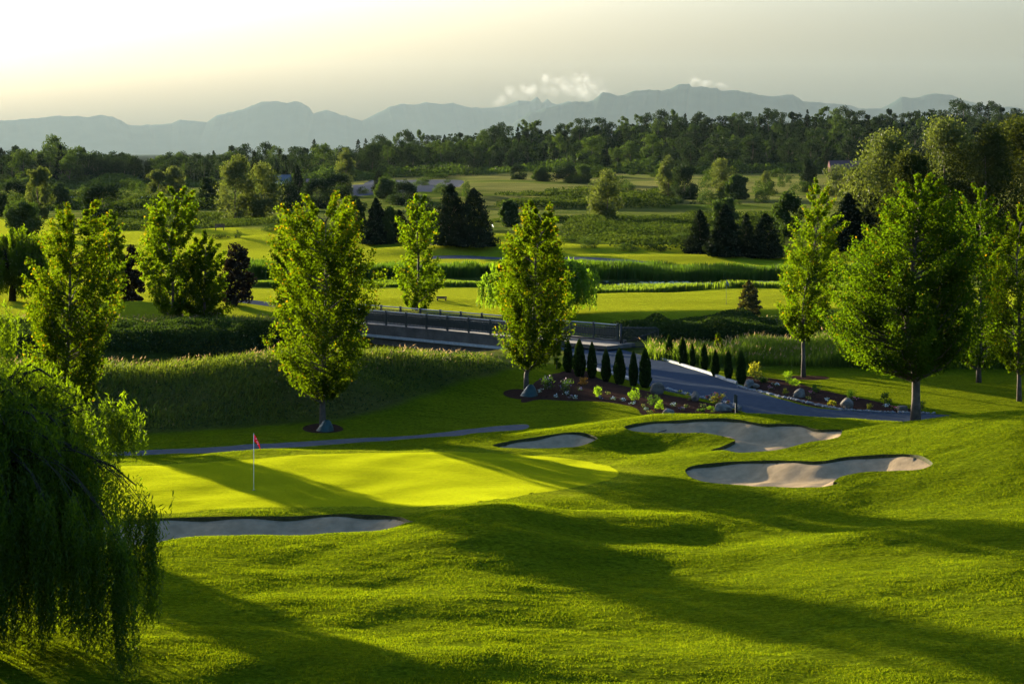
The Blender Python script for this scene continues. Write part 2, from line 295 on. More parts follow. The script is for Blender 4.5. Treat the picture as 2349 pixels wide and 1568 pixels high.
POLY['bed_l'] = mixpoly([(1195, 922), (1215, 890), (1240, 868), (1290, 852), (1330, None, 122), (1372, None, 118.2), (1432, None, 115.0), (1497, None, 112.0), (1560, None, 109.5), (1648, None, 106.6), (1702, None, 103.8), (1690, None, 101.5), (1560, None, 102.2), (1480, 953), (1462, 938), (1440, 930), (1380, 921), (1300, 919), (1240, 916)], d0=99)
POLY['bed_r'] = mixpoly([(1690, 874), (1720, 862), (1760, 866), (1830, 878), (1870, 890), (1950, 908), (2030, 925), (2090, 938), (2135, 946), (2100, 945.6), (1990, 942.6), (1905, 936), (1836, 924), (1766, 904), (1700, 880.5)], d0=99)
POLY['ring_a'] = smooth_poly([(X(740, 100)+1.0*math.cos(a), 100.2+1.25*math.sin(a)) for a in np.arange(9)*2*math.pi/9])

def strip(pts, w_, **k):                          # a path as a closed polygon round a centre line given in pixels
    c = unp(pts, **k); c = np.array([.5*((2*b)+(cc-a)*t+(2*a-5*b+4*cc-dd)*t*t+(3*b-a-3*cc+dd)*t**3) for a, b, cc, dd in zip(np.r_[c[:1], c[:-2]], c[:-1], c[1:], np.r_[c[2:], c[-1:]]) for t in (0, .25, .5, .75)]+[c[-1]])
    tg = np.gradient(c, axis=0); tg /= np.linalg.norm(tg, axis=1)[:, None]; nrm = np.c_[-tg[:, 1], tg[:, 0]]*w_/2; return np.r_[c+nrm, (c-nrm)[::-1]]
POLY['fpath_a'] = strip([(1290, 591), (1360, 594), (1450, 600), (1560, 609), (1660, 616), (1745, 624)], 2.6, d0=170)
POLY['fpath_b'] = strip([(990, 591), (1050, 590), (1110, 592), (1170, 593)], 2.6, d0=170)
POLY['fpath_c'] = strip([(235, 738), (330, 737.5), (450, 739), (560, 741), (660, 743)], 2.0, d0=150)
POLY['fpath_d'] = strip([(545, 689), (590, 694), (650, 702)], 2.0, d0=150)
POLY['gravel'] = mixpoly([(800, 436), (845, 416), (900, 413), (1000, 412), (1065, 416), (1010, 430), (960, 440), (880, 443)], d0=300)

POLY['ring_b'] = smooth_poly([(X(1207, 111)+1.25*math.cos(a), 110.8+1.5*math.sin(a)) for a in np.arange(9)*2*math.pi/9])
POLY['ring_c'] = smooth_poly([(X(1850, 120)+1.3*math.cos(a), 119.6+1.3*math.sin(a)) for a in np.arange(9)*2*math.pi/9])

# fan-shaped grid: rows of equal depth, columns fanning out
drow = np.concatenate([np.linspace(-80, 44, 26)[:-1], np.arange(44, 104, .2), np.arange(104, 126, .3), 126*np.exp(np.arange(0, 1, .0045)*2.2)])
drow = np.concatenate([drow, drow[-1]*np.exp(np.arange(1, 90)*.045)]); drow = drow[drow < 31500]
uc = np.concatenate([-np.geomspace(.30, 1.6, 26)[::-1], np.linspace(-.293, .293, 470), np.geomspace(.30, 1.6, 26)])
NR, NC = len(drow), len(uc)
def wid(d): return np.maximum(d, 44)
def to_idx(p):
    p = np.asarray(p); return np.stack([np.interp(p[:, 0]/wid(p[:, 1]), uc, np.arange(NC)), np.interp(p[:, 1], drow, np.arange(NR))], 1)
gi = np.stack(np.meshgrid(np.arange(NC), np.arange(NR)), -1).reshape(-1, 2).astype(float)
def pdist(P, poly):
    """signed distance (negative inside) and nearest boundary point"""
    best = np.full(len(P), 1e9); near = P.copy(); ins = np.zeros(len(P), bool); n = len(poly)
    for i in range(n):
        a, b = poly[i], poly[(i+1) % n]; e = b-a; q = np.clip(((P-a)@e)/(e@e+1e-12), 0, 1); c = a+q[:, None]*e
        r = np.hypot(*(P-c).T); m = r < best; best[m] = r[m]; near[m] = c[m]
        cr = ((a[1] > P[:, 1]) != (b[1] > P[:, 1])); xx = a[0]+(P[:, 1]-a[1])*(b[0]-a[0])/(b[1]-a[1]+1e-15); ins ^= cr & (P[:, 0] < xx)
    return np.where(ins, -best, best), near
snapd = np.zeros(len(gi), bool)
for k, pl in POLY.items():
    pi = to_idx(pl); lo, hi = pi.min(0)-2, pi.max(0)+2
    m = np.nonzero((gi >= lo).all(1) & (gi <= hi).all(1) & ~snapd)[0]
    sd, nr = pdist(gi[m], pi); s = np.abs(sd) < .5; gi[m[s]] = nr[s]; snapd[m[s]] = True
gd = np.interp(gi[:, 1], np.arange(NR), drow); gx = np.interp(gi[:, 0], np.arange(NC), uc)*wid(gd); gz = hfun(gx, gd)
qi = np.arange(NR*NC).reshape(NR, NC); q = np.stack([qi[:-1, :-1], qi[:-1, 1:], qi[1:, 1:], qi[1:, :-1]], -1).reshape(-1, 4)
alt = snapd[q[:, 1]] & snapd[q[:, 3]] & ~(snapd[q[:, 0]] & snapd[q[:, 2]])
tri = np.where(alt[:, None], q[:, [0, 1, 3, 1, 2, 3]], q[:, [0, 1, 2, 0, 2, 3]]).reshape(-1, 3)
cen = np.stack([gx, gd], 1)[tri].mean(1); reg = np.zeros(len(tri), int)
names = list(POLY)
for k, nm in enumerate(names):
    pl = POLY[nm]; lo, hi = pl.min(0), pl.max(0)
    m = np.nonzero((cen >= lo).all(1) & (cen <= hi).all(1) & (reg == 0))[0]
    sd, _ = pdist(cen[m], pl); reg[m[sd < 0]] = k+1
V = np.stack([gx, gd, gz], 1)

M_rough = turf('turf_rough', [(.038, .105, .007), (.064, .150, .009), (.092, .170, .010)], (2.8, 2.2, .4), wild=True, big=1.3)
M_green = turf('turf_putting', [(.155, .20, .005), (.17, .215, .005), (.185, .225, .006)], (2.1, 1.8, .3), fine=30, bump=.006, patch=.8, tilt=1.2, big=3)
M_sand = plain('bunker_sand', (.25, .185, .108), .95, var=.18, vs=2.5, bump=.02, bs=14, spec=0)
M_asph = plain('asphalt', (.040, .050, .066), .85, var=.15, vs=3, bump=.004, bs=60, spec=0)
M_path = plain('path_asphalt', (.075, .076, .080), .85, var=.15, vs=3, bump=.004, bs=60, spec=0)
M_mulch = plain('bark_mulch', (.028, .016, .012), .95, var=.5, vs=9, bump=.05, bs=22, spec=0)
M_lip = plain('turf_edge_soil', (.040, .042, .014), .95, var=.5, vs=12, bump=.02, bs=30, spec=.1)
def sub(fm, z=None):
    f = tri[fm]; ids, inv = np.unique(f, return_inverse=True); v = V[ids].copy()
    if z is not None: v[:, 2] = z(v, ids)
    return v, inv.reshape(-1, 3)
# ground = all region-0 faces + vertical turf lips round the bunkers
LIP = .13
gv, gf = sub(reg == 0); lipv, lipf = [], []; base = len(gv)
SANDZ = {}
def sandz(nm):
    def g(v, ids):
        sd, _ = pdist(v[:, :2], POLY[nm]); s = np.clip(-sd, 0, 9); lip = LIP + .05*np.sin(v[:, 0]*2.1)*np.sin(v[:, 1]*1.7)
        return v[:, 2] - lip*sst(-.001, .0, s) - .38*sst(0, 1.3, s) - .018*np.sin(v[:, 0]*3)*np.sin(v[:, 1]*4)*sst(.2, .8, s)
    return g
for nm in [n for n in names if n.startswith('bunker')]:
    fm = reg == names.index(nm)+1; f = tri[fm]; sv, sf = sub(fm, sandz(nm)); ids = np.unique(f)
    zmap = dict(zip(ids.tolist(), sv[:, 2].tolist()))
    e = np.concatenate([f[:, [0, 1]], f[:, [1, 2]], f[:, [2, 0]]]); es = np.sort(e, 1); key = es[:, 0].astype(np.int64)*NR*NC+es[:, 1]
    _, ix, ct = np.unique(key, return_index=True, return_counts=True)
    for a, b in e[ix[ct == 1]]:
        n0 = base + len(lipv); lipv += [V[a], V[b], (*V[b, :2], zmap[int(b)]-.01), (*V[a, :2], zmap[int(a)]-.01)]; lipf.append((n0, n0+1, n0+2, n0+3))
    prop(link('bunker', mesh('bunker', sv, sf, M_sand, True)), kind='structure')
def wildness(x, d):
    u = x/np.maximum(d, 1)*F+CX; vF = np.interp(u, [-900, 0, 300, 560, 1100, 1280, 1400, 1600, 1800, 2400], [500, 500, 505, 545, 540, 560, 572, 578, 585, 585]); dF = HC*F/(vF-HY)+6*np.sin(x*.11)
    w1 = sst(dF-4, dF+6, d); w2 = sst(198, 202, d)*(1-sst(226, 230, d))*(u > 540); w3 = sst(123, 126, d)*(1-sst(157, 161, d)); bk = np.zeros(len(x))
    sd, _ = pdist(np.c_[x, d][(d > 95) & (d < 130)], np.array([(-60, 97.6), (-24, 98.2), (-18.5, 98.6), (-13, 99.8), (-8.5, 102.2), (-5.6, 105.6), (-3.6, 109.6), (-2.2, 112), (-.9, 115), (.4, 119), (1, 124), (-1, 129), (-60, 129)])); bk[(d > 95) & (d < 130)] = sst(.3, -.3, sd) if False else np.clip(.5-sd/.6, 0, 1)
    w1 = w1*(1-.0*x)
    return np.maximum(np.maximum(w1, w2), np.maximum(w3, bk)), w1*np.exp(-((u-930)/220)**2-((d-900)/150)**2)*.8
def fringe(v):
    o = np.zeros(len(v)); m = (v[:, 1] > 70) & (v[:, 1] < 94) & (np.abs(v[:, 0]) < 30); sd, _ = pdist(v[m][:, :2].astype(float), POLY['green']); o[m] = np.clip(1-(sd-.9+.5*vnoise(v[m][:, 0], v[m][:, 1], 1.3))/1.1, 0, 1)*.62; return o
wl, dr = wildness(gv[:, 0], gv[:, 1]); u_ = gv[:, 0]/np.maximum(gv[:, 1], 1)*F+CX; dr = np.maximum(dr, .38*wl*sst(340, 420, gv[:, 1])*sst(950, 1150, u_)*np.clip(vnoise(gv[:, 0]*.4, gv[:, 1], 30)*2.2+.5, 0, 1)); pad = np.zeros(len(lipv))
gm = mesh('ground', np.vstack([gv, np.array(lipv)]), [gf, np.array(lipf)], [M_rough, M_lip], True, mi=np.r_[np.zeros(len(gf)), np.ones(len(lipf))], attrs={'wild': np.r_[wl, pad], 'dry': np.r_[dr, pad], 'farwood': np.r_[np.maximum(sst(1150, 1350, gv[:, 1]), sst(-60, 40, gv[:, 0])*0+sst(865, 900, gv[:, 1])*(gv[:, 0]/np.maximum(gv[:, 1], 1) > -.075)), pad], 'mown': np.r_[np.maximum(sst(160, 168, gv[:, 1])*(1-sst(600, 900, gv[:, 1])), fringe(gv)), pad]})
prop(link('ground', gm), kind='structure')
for nm, onm, mt in (('green', 'putting_green', M_green), ('path', 'cart_path', M_path), ('road', 'road', M_asph), ('bed_l', 'mulch_bed', M_mulch), ('bed_r', 'mulch_bed', M_mulch), ('ring_a', 'mulch_ring', M_mulch), ('ring_b', 'mulch_ring', M_mulch), ('ring_c', 'mulch_ring', M_mulch), ('fpath_a', 'cart_path', M_path), ('fpath_b', 'cart_path', M_path), ('fpath_c', 'cart_path', M_path), ('fpath_d', 'cart_path', M_path), ('gravel', 'gravel_lot', M_path)):
    v, f = sub(reg == names.index(nm)+1); prop(link(onm, mesh(onm, v, f, mt, True)), kind='structure')
# ------------------------------------------------------------------ far scenery
def profile_range(name, pts, dist, depth, seed, mat, vmin=352):
    g = np.random.default_rng(seed); p = np.array(sorted(pts)); us = np.arange(p[0, 0], p[-1, 0], 2.2)
    vv = np.interp(us, p[:, 0], p[:, 1]); h = (HY - vv) * dist / F + HC
    for k, a in ((7, 5), (19, 9), (53, 14)):      # small bumps of tree cover and gullies along the crest
        h = h + a * .55 * np.interp(us, np.arange(us[0], us[-1] + k*2, k), g.normal(size=len(np.arange(us[0], us[-1]+k*2, k))))
    xs = (us - CX) * dist / F; n = 26; V_, rows = [], len(us)
    for j in range(n+1):
        t = j / n * 2 - 1                            # -1 foot towards us .. 0 crest .. 1 foot behind
        prof = (1 - abs(t)) ** (1.15)
        rid = 1 + .02*np.sin(xs*.004 + 9*t + np.sin(xs*.0011)*3)*(1-prof)*abs(t)*2
        V_.append(np.stack([xs*(1+t*depth/dist) + 250*t*np.sin(xs*.0013), np.full(rows, dist+t*depth), np.maximum(h*prof*rid, -1) if 0 < j < n else np.full(rows, -1.)], 1))
    q = np.arange((n+1)*rows).reshape(n+1, rows); f = np.stack([q[:-1, :-1], q[:-1, 1:], q[1:, 1:], q[1:, :-1]], -1).reshape(-1, 4)
    prop(link(name, mesh(name, np.vstack(V_), f, mat, True)), kind='structure')
zA = lambda l: [(.336*a, 183.5+.336*b) for a, b in l]
zB = lambda l: [(780+.336*a, 165.2+.336*b) for a, b in l]
zC = lambda l: [(1560+.336*a, 165.2+.336*b) for a, b in l]
M_mount = plain('mountain_forest', (.02, .032, .028), .95, var=.15, vs=.004, spec=0)
profile_range('mountain_range', [(-500, 290), (-250, 278)] + zA([(0, 280), (200, 268), (530, 240), (600, 248), (680, 238), (770, 252), (870, 305), (960, 313), (1170, 297), (1230, 275), (1415, 283), (1480, 243), (1640, 200), (1780, 155), (1900, 147), (1960, 162), (2010, 142), (2060, 155), (2110, 185), (2140, 225), (2230, 208)]) + zB([(0, 295), (150, 335), (230, 295), (330, 240), (420, 220), (500, 224), (590, 206), (690, 218), (770, 212), (880, 244), (1000, 250), (1120, 235), (1220, 200), (1300, 200), (1345, 165), (1380, 205), (1415, 180), (1445, 212), (1480, 222), (1560, 203), (1700, 230), (1900, 330)]), 29000, 1800, 5, M_mount)
profile_range('mountain_range', zB([(1050, 480), (1200, 330), (1300, 275), (1480, 230), (1590, 205), (1730, 185), (1790, 140), (1840, 128), (1890, 155), (1950, 150), (2000, 130), (2110, 117), (2190, 132), (2250, 120), (2310, 80)]) + zC([(15, 78), (60, 80), (80, 103), (150, 97), (230, 108), (280, 127), (370, 117), (450, 135), (600, 160), (700, 155), (770, 150), (840, 195), (900, 200), (1140, 225), (1230, 247), (1370, 243), (1430, 215), (1510, 165), (1580, 175), (1660, 160), (1720, 140), (1860, 150), (1930, 185), (2100, 230), (2400, 250), (3200, 260)]), 24000, 1500, 8, M_mount)

# ------------------------------------------------------------------ foliage generators
def quads(cen, size, asp=.6, up=None, g=rng, hang=0.0):
    """leaf-sized diamonds at cen; returns verts, faces"""
    n = len(cen); a = g.normal(size=(n, 3)); a[:, 2] = a[:, 2]*(1-hang) - hang*2.2; a /= np.linalg.norm(a, axis=1)[:, None]
    b = g.normal(size=(n, 3)); b -= (b*a).sum(1)[:, None]*a; b /= np.linalg.norm(b, axis=1)[:, None]+1e-9
    s = (size*g.uniform(.65, 1.3, n))[:, None] if np.isscalar(size) else size[:, None]
    nn = np.cross(a, b) * s * .12
    v = np.stack([cen-a*s*.5, cen+b*s*.5*asp+nn, cen+a*s*.5, cen-b*s*.5*asp+nn], 1).reshape(-1, 3)
    return v, np.arange(n*4).reshape(n, 4)
def maple(label, u0, d, prof, group, seed, leaf=.125, nb=90, per=180, mat=None, tip=.10, trunk=.11, group_cat='tree', lead=.93, asc=(.55, 1.1), rho=(.55, 1.09), bark=None, name='maple_tree', base_z=None, top_d=1.0, zs=.75, cl=.38):
    g = np.random.default_rng(seed); x0 = X(u0, d); z0 = h1(x0, d) if base_z is None else base_z
    P = np.array(sorted(prof, reverse=True), float); zz = np.array([Zat(v, d) for v in P[:, 0]]) - z0
    cx = ((P[:, 1]+P[:, 2])/2 - u0)*d/F; rr = (P[:, 2]-P[:, 1])/2*d/F; H = zz[-1]
    w_ = np.interp(np.linspace(zz[0], H, 200), zz, rr)+.15; cdf = np.cumsum(w_); cdf /= cdf[-1]
    root = link(name, None, None, (x0, d, z0)); prop(root, label, group_cat, group)
    m = MB(); wz = np.linspace(-.15, H*lead, 9); cxl = np.interp(wz, zz, cx)*np.clip(wz/H, 0, 1)**.6
    wob = np.cumsum(g.normal(size=(9, 2))*.035, axis=0)*H/10; wob[:2] = 0
    tp = np.stack([cxl*.9+wob[:, 0], wob[:, 1], wz], 1)
    m.tube(tp, trunk*np.array([1.45, 1.0, .9, .8, .68, .55, .4, .28, .12]), 8)
    lv, lr, lt = [], [], []
    for i in range(nb):
        q = (i+g.uniform(0, 1))/nb; z = np.interp(q, cdf, np.linspace(zz[0], H, 200)); ph = i*2.399963+g.normal()*.3
        r = np.interp(z, zz, rr)*min(rho[1]+.1, g.uniform(*rho)**.7*1.0)*(1+.12*math.sin(3*ph+z*1.3+seed)); c = np.interp(z, zz, cx)
        tipp = np.array([c+r*math.cos(ph), r*math.sin(ph)*top_d, z]); zo = max(zz[0]*.72, z-(r+.2)*g.uniform(*asc)); zo = min(zo, H*lead)
        o = np.array([np.interp(zo, wz, tp[:, 0]), np.interp(zo, wz, tp[:, 1]), zo]); mid = (o+tipp)/2; mid[2] += (zo-z)*.12; mid[:2] += (tipp-o)[:2]*.08
        if r > .35 and i % 2 == 0: m.tube([o, (o+mid)/2+g.normal(size=3)*.03, mid, tipp], np.array([.3, .24, .17, .05])*trunk*(.6+.5*min(1, r)), 5, False)
        nc = max(2, int(2+r*1.5))
        for k in range(nc):
            t = 1-(k/nc)*.72*g.uniform(.7, 1.1); pc = (1-t)**2*o+2*t*(1-t)*mid+t*t*tipp; rc = cl*(.7+.35*g.random())*(1.15-.5*t)*min(1.25, .45+r*.5)
            n = int(per/nc*(.6+.8*g.random())+8); e = g.normal(size=(n, 3)); e /= np.linalg.norm(e, axis=1)[:, None]; e *= (g.random(n)**.45)[:, None]*rc
            e[:, 2] *= zs*(1.0+.5*t)
            if t > .9: e += (tipp-o)/np.linalg.norm(tipp-o)*(g.random(n)**1.5*.45)[:, None]*min(1, r+.3)
            pp = pc + e; lv.append(pp); shade = g.uniform(0, 1)*.5
            lr.append(np.clip(shade+g.random(n)*.5, 0, 1))
            lt.append(((g.random(n) < tip*(1.0 if t > .85 else .25)*(.5+z/H)) & (e[:, 2] > -.1*rc)) * g.uniform(.4, 1, n))
    m.build('trunk', bark or M_bark, root, True)
    c = np.vstack(lv); v, f = quads(c, leaf, .75, g=g)
    link('crown', mesh('crown', v, f, mat or M_maple, False, attrs={'rnd': np.concatenate(lr), 'tip': np.concatenate(lt)}), root)
    return root
M_bark = plain('bark', (.10, .075, .055), .9, var=.35, vs=5, bump=.02, bs=18, spec=.15)
M_maple = leafmat('maple_leaves', (.018, .034, .003), (.060, .080, .005), (.12, .07, .008), .50, (2.7, 2.9, .35), 0)
M_maple_d = leafmat('dark_maple_leaves', (.018, .038, .004), (.050, .074, .006), (.10, .06, .008), .44, (2.7, 2.9, .35), 0)
M_maple_l = leafmat('maple_leaves_light', (.022, .044, .004), (.066, .088, .006), (.13, .08, .009), .52, (2.7, 2.9, .35), 0)
M_willow = leafmat('willow_leaves', (.020, .040, .003), (.055, .085, .005), None, .52, (3.8, 3.5, .5))
M_willow_l = leafmat('willow_leaves_light', (.07, .12, .012), (.12, .18, .018), None, .55, (1.9, 2.0, .5))
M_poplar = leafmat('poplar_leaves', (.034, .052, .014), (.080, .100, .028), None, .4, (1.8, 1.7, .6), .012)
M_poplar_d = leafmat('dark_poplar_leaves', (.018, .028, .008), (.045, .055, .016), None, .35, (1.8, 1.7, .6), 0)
M_broad = leafmat('broadleaf_leaves', (.008, .017, .008), (.021, .036, .013), None, .22, (2.0, 2.0, .6))
M_broad_l = leafmat('light_broadleaf_leaves', (.018, .035, .010), (.046, .070, .018), None, .3, (2.0, 2.0, .6))
M_conif = leafmat('conifer_needles', (.008, .014, .007), (.020, .030, .012), None, .15, (1.5, 1.6, .6), .004)
M_brown = leafmat('brown_cypress_foliage', (.016, .012, .008), (.032, .026, .014), None, .15, (1.6, 1.4, .6), .004)
M_thuja = leafmat('cedar_foliage', (.008, .020, .006), (.03, .055, .010), (.07, .10, .01), .3, (2.2, 2.2, .5), .004)
M_bramble = leafmat('bramble_leaves', (.010, .020, .006), (.03, .05, .011), None, .3, (2.0, 2.0, .5), .004)
G1 = 'leafy maples standing along the lawns'
maple('oval golden green maple with a bare lower trunk, beside the red flag', 740, 100, [(905, 728, 752), (885, 695, 790), (850, 655, 822), (800, 636, 845), (730, 632, 850), (660, 634, 855), (600, 632, 850), (540, 638, 840), (500, 648, 830), (478, 662, 815), (462, 690, 800), (448, 730, 772)], G1, 11, nb=150, per=235, trunk=.13)
maple('dense maple rising directly behind the near weeping willow', 152, 98, [(925, 120, 190), (890, 70, 225), (830, 55, 240), (760, 60, 258), (700, 60, 262), (640, 75, 252), (580, 92, 242), (530, 105, 236), (495, 125, 225), (470, 165, 215)], G1, 12, nb=150, per=235, trunk=.13)
maple('maple standing at the end of the bridge, hiding part of its railing', 1207, 111, [(835, 1195, 1222), (810, 1170, 1275), (770, 1148, 1308), (710, 1138, 1312), (650, 1146, 1308), (600, 1158, 1290), (560, 1176, 1282), (520, 1188, 1284), (490, 1198, 1276), (470, 1212, 1252)], G1, 13, nb=125, per=220, trunk=.12)
maple('slender maple with a long bare trunk behind the row of boulders', 1843, 120, [(775, 1835, 1852), (750, 1798, 1885), (700, 1788, 1905), (640, 1792, 1925), (580, 1806, 1935), (530, 1826, 1928), (480, 1846, 1916), (440, 1858, 1904), (415, 1868, 1890)], G1, 14, mat=M_maple_l, nb=105, per=180, trunk=.11)
maple('broad spreading maple, widest of all, with a thick trunk beside the road', 2100, 99.5, [(838, 2080, 2130), (815, 1945, 2190), (780, 1905, 2235), (720, 1902, 2255), (650, 1922, 2262), (590, 1945, 2255), (540, 1985, 2235), (500, 2020, 2205), (460, 2055, 2185), (430, 2080, 2165), (408, 2115, 2145)], G1, 15, mat=M_maple_d, nb=270, per=270, trunk=.21, tip=.05, asc=(.35, .9), rho=(.45, 1.18), zs=.6, cl=.5)
maple('tall maple crowded between the broad maple and the right frame edge', 2245, 117, [(840, 2235, 2255), (810, 2190, 2310), (740, 2178, 2325), (660, 2180, 2320), (590, 2190, 2312), (520, 2195, 2300), (470, 2210, 2285), (425, 2232, 2256)], G1, 16, mat=M_maple_d, nb=120, per=170, tip=.05, trunk=.12)
maple('maple half cut off by the right edge of the photo', 2338, 109, [(842, 2325, 2350), (820, 2285, 2400), (760, 2265, 2420), (680, 2268, 2420), (600, 2278, 2410), (540, 2300, 2395), (480, 2335, 2370)], G1, 17, nb=110, per=160, tip=.1, trunk=.11)
maple('maple with foliage reaching the ground beside the far cart path', 397, 160.5, [(728, 385, 410), (690, 345, 442), (640, 335, 440), (600, 322, 448), (560, 313, 440), (520, 335, 448), (480, 345, 456), (450, 375, 440), (430, 395, 425)], G1, 18, leaf=.22, mat=M_maple_l, nb=100, per=120, trunk=.12, tip=.08)
maple('smaller maple tucked against the dark rounded cypress beyond the bank', 468, 161, [(735, 455, 480), (715, 420, 520), (670, 415, 525), (620, 425, 515), (580, 432, 508), (555, 448, 495), (537, 462, 482)], G1, 19, leaf=.22, nb=75, per=110, trunk=.10, tip=.02)
maple('airy young maple standing on the fairway behind the bridge railing', 955, 171, [(710, 940, 968), (690, 920, 990), (650, 915, 1020), (610, 910, 1015), (585, 935, 995), (545, 918, 1000), (510, 915, 1003), (480, 930, 990), (455, 945, 978), (443, 955, 968)], G1, 20, leaf=.22, mat=M_maple_l, nb=62, per=85, trunk=.12, tip=.1, cl=.5)
maple('slim pale maple leaning out from behind the left maple', 252, 176, [(692, 240, 265), (660, 222, 284), (600, 218, 290), (550, 220, 284), (515, 232, 276), (488, 245, 268)], G1, 21, leaf=.22, mat=M_maple_l, nb=62, per=100, trunk=.1, tip=.03)
maple('upright maple half hidden behind the oval golden maple', 655, 150, [(735, 640, 672), (680, 632, 690), (620, 628, 700), (570, 630, 696), (520, 638, 690), (480, 650, 680)], G1, 22, leaf=.2, nb=55, per=100, trunk=.1)

maple('added maple hidden behind the oval golden maple to shade the road', 742, 146, [(760, 700, 785), (720, 665, 815), (660, 655, 825), (600, 660, 818), (540, 690, 790), (515, 715, 765)], G1, 23, leaf=.3, nb=70, per=70, trunk=.1)  # added tree, out of sight, throws shade on road and garden
maple('added small maple hidden behind the maple at the bridge end to shade the right lawn', 1205, 133, [(770, 1185, 1225), (730, 1160, 1262), (680, 1158, 1268), (640, 1172, 1258), (600, 1195, 1235)], G1, 24, leaf=.3, nb=60, per=70, trunk=.09)  # added out of sight to darken the lawn on the right
maple('added broad shade tree hidden behind the maple at the bridge end, beyond the bridge', 1215, 149, [(740, 1180, 1245), (690, 1148, 1290), (620, 1150, 1290), (560, 1172, 1275), (500, 1200, 1260)], G1, 25, leaf=.35, nb=70, per=80, trunk=.12)  # unseen addition, its long shadow reaches the right-hand lawn
maple('added shade tree hidden behind the maple at the bridge end, farther out on the fairway', 1232, 157, [(740, 1200, 1250), (690, 1165, 1295), (620, 1170, 1292), (560, 1190, 1278), (500, 1210, 1255)], G1, 26, leaf=.35, nb=70, per=80, trunk=.12)  # second unseen addition, widens the shadow over that lawn
# weeping willows
M_bark_w = plain('willow_bark', (.035, .03, .018), .95, var=.3, vs=5, spec=0)
def willow(label, x, d, H, Rr, boughs, per, leaf, mat, seed, low=.6, step=.06, name='weeping_willow', asp=.17, squash=1.0, extra=()):
    g = np.random.default_rng(seed); z0 = h1(x, d); root = link(name, None, None, (x, d, z0)); prop(root, label, 'tree', 'weeping willows')
    m = MB(); m.tube([(0, 0, -.2), (.05, .05, H*.2), (.15, -.05, H*.42)], [Rr*.09, Rr*.07, Rr*.06], 9)
    pts, rn_ = [], []
    for i in range(boughs):
        ph = i*2.39996+g.normal()*.25; q = math.sqrt((i+.5)/boughs); r = Rr*(.12+.88*q)*g.uniform(.88, 1.06); top = H*(1-.34*q**2.6)*g.uniform(.9, 1.05)
        o = np.array([.1, 0, H*.4]); e = np.array([r*math.cos(ph), r*math.sin(ph)*squash, top-.22*H*q]); c = np.array([e[0]*.62, e[1]*.62, top+.04*H])
        t = np.linspace(0, 1, 7)[:, None]; cur = (1-t)**2*o+2*t*(1-t)*c+t*t*e
        m.tube(cur, np.linspace(Rr*.022, Rr*.004, 7), 5, False); sh = g.random()*.4; ln = g.choice([g.uniform(.5, .85), g.uniform(.9, 1.06)])
        cl = [(g.uniform(.35, 1.0)**.7, g.normal()*.5, g.normal()*.5) for _ in range(3)]
        for k in range(per):
            tt = min(1, max(.25, cl[k % 3][0]+g.normal()*.12)); s0 = (1-tt)**2*o+2*tt*(1-tt)*c+tt*tt*e; s0 = s0+g.normal(size=3)*[.24, .24, .12]*np.array([1, 1, 1])*Rr/4
            Ls = min(s0[2]-low*g.uniform(.1, 2.2), (s0[2])*ln*g.uniform(.7, 1.03)); n = int(max(4, Ls/step)); a = np.arange(n)/n
            out = np.array([math.cos(ph), math.sin(ph)*squash]); kick = g.uniform(.05, .35)*Rr/4
            px = s0[0]+out[0]*kick*np.sqrt(a)+.05*np.sin(a*9+g.random()*6)+g.normal(size=n)*.035; py = s0[1]+out[1]*kick*np.sqrt(a)+g.normal(size=n)*.035
            pts.append(np.stack([px, py, s0[2]-a*Ls+.18*np.sin(a*3.14)*Rr/4], 1)); rn_.append(np.clip(sh+g.random(n)*.6, 0, 1))
    for (u_, dd, zt, zb, ns, sp) in extra:           # single long boughs hanging clear of the dome
        e = np.array([X(u_, dd)-x, dd-d, zt-z0]); o = np.array([.1, 0, H*.45]); c_ = np.array([e[0]*.6, e[1]*.6, max(e[2], H*.8)+.3]); t_ = np.linspace(0, 1, 8)[:, None]
        m.tube((1-t_)**2*o+2*t_*(1-t_)*c_+t_*t_*e, np.linspace(.035, .006, 8), 5, False)
        for k in range(ns):
            s0 = e+g.normal(size=3)*[sp, sp, .18]; Ls = max(.3, (s0[2]-(zb-z0))*g.choice([g.uniform(.4, .8), g.uniform(.85, 1.02)])); n = int(Ls/step)+3; a = np.arange(n)/n
            pts.append(np.stack([s0[0]+.06*np.sin(a*7+g.random()*6)+g.normal(size=n)*.03, s0[1]+g.normal(size=n)*.03, s0[2]-a*Ls], 1)); rn_.append(np.clip(.15+g.random(n)*.7, 0, 1))
    m.build('trunk', M_bark_w, root, True); c = np.vstack(pts); v, f = quads(c, leaf, asp, g=g, hang=.55)
    link('crown', mesh('crown', v, f, mat, False, attrs={'rnd': np.concatenate(rn_)}), root); return root
willow('large dark weeping willow trailing its strands over the left foreground', X(-105, 53), 53, 8.1, 4.65, 84, 50, .17, M_willow, 31, low=.35, step=.06, asp=.2, extra=[(278, 49.3, 3.6, .3, 60, .14), (255, 49.6, 4.0, 1.0, 30, .18), (100, 49.6, 4.6, .95, 40, .16), (25, 49.6, 4.4, 1.2, 40, .18), (170, 49.6, 4.6, 1.3, 36, .16), (212, 49.4, 4.0, 1.0, 36, .15), (348, 50.6, 4.2, 1.5, 40, .17), (318, 50.8, 4.4, 1.1, 40, .2), (290, 52.2, 6.45, 5.3, 46, .2), (265, 52.2, 6.7, 5.2, 40, .2), (12, 52, 9.0, 7.6, 40, .18), (130, 49.5, 3.9, 1.5, 24, .15)])
willow('pale weeping willow behind the maple at the bridge end', X(1240, 168), 168, 5.3, 5.0, 46, 22, .5, M_willow_l, 32, low=.3, step=.16, asp=.25)
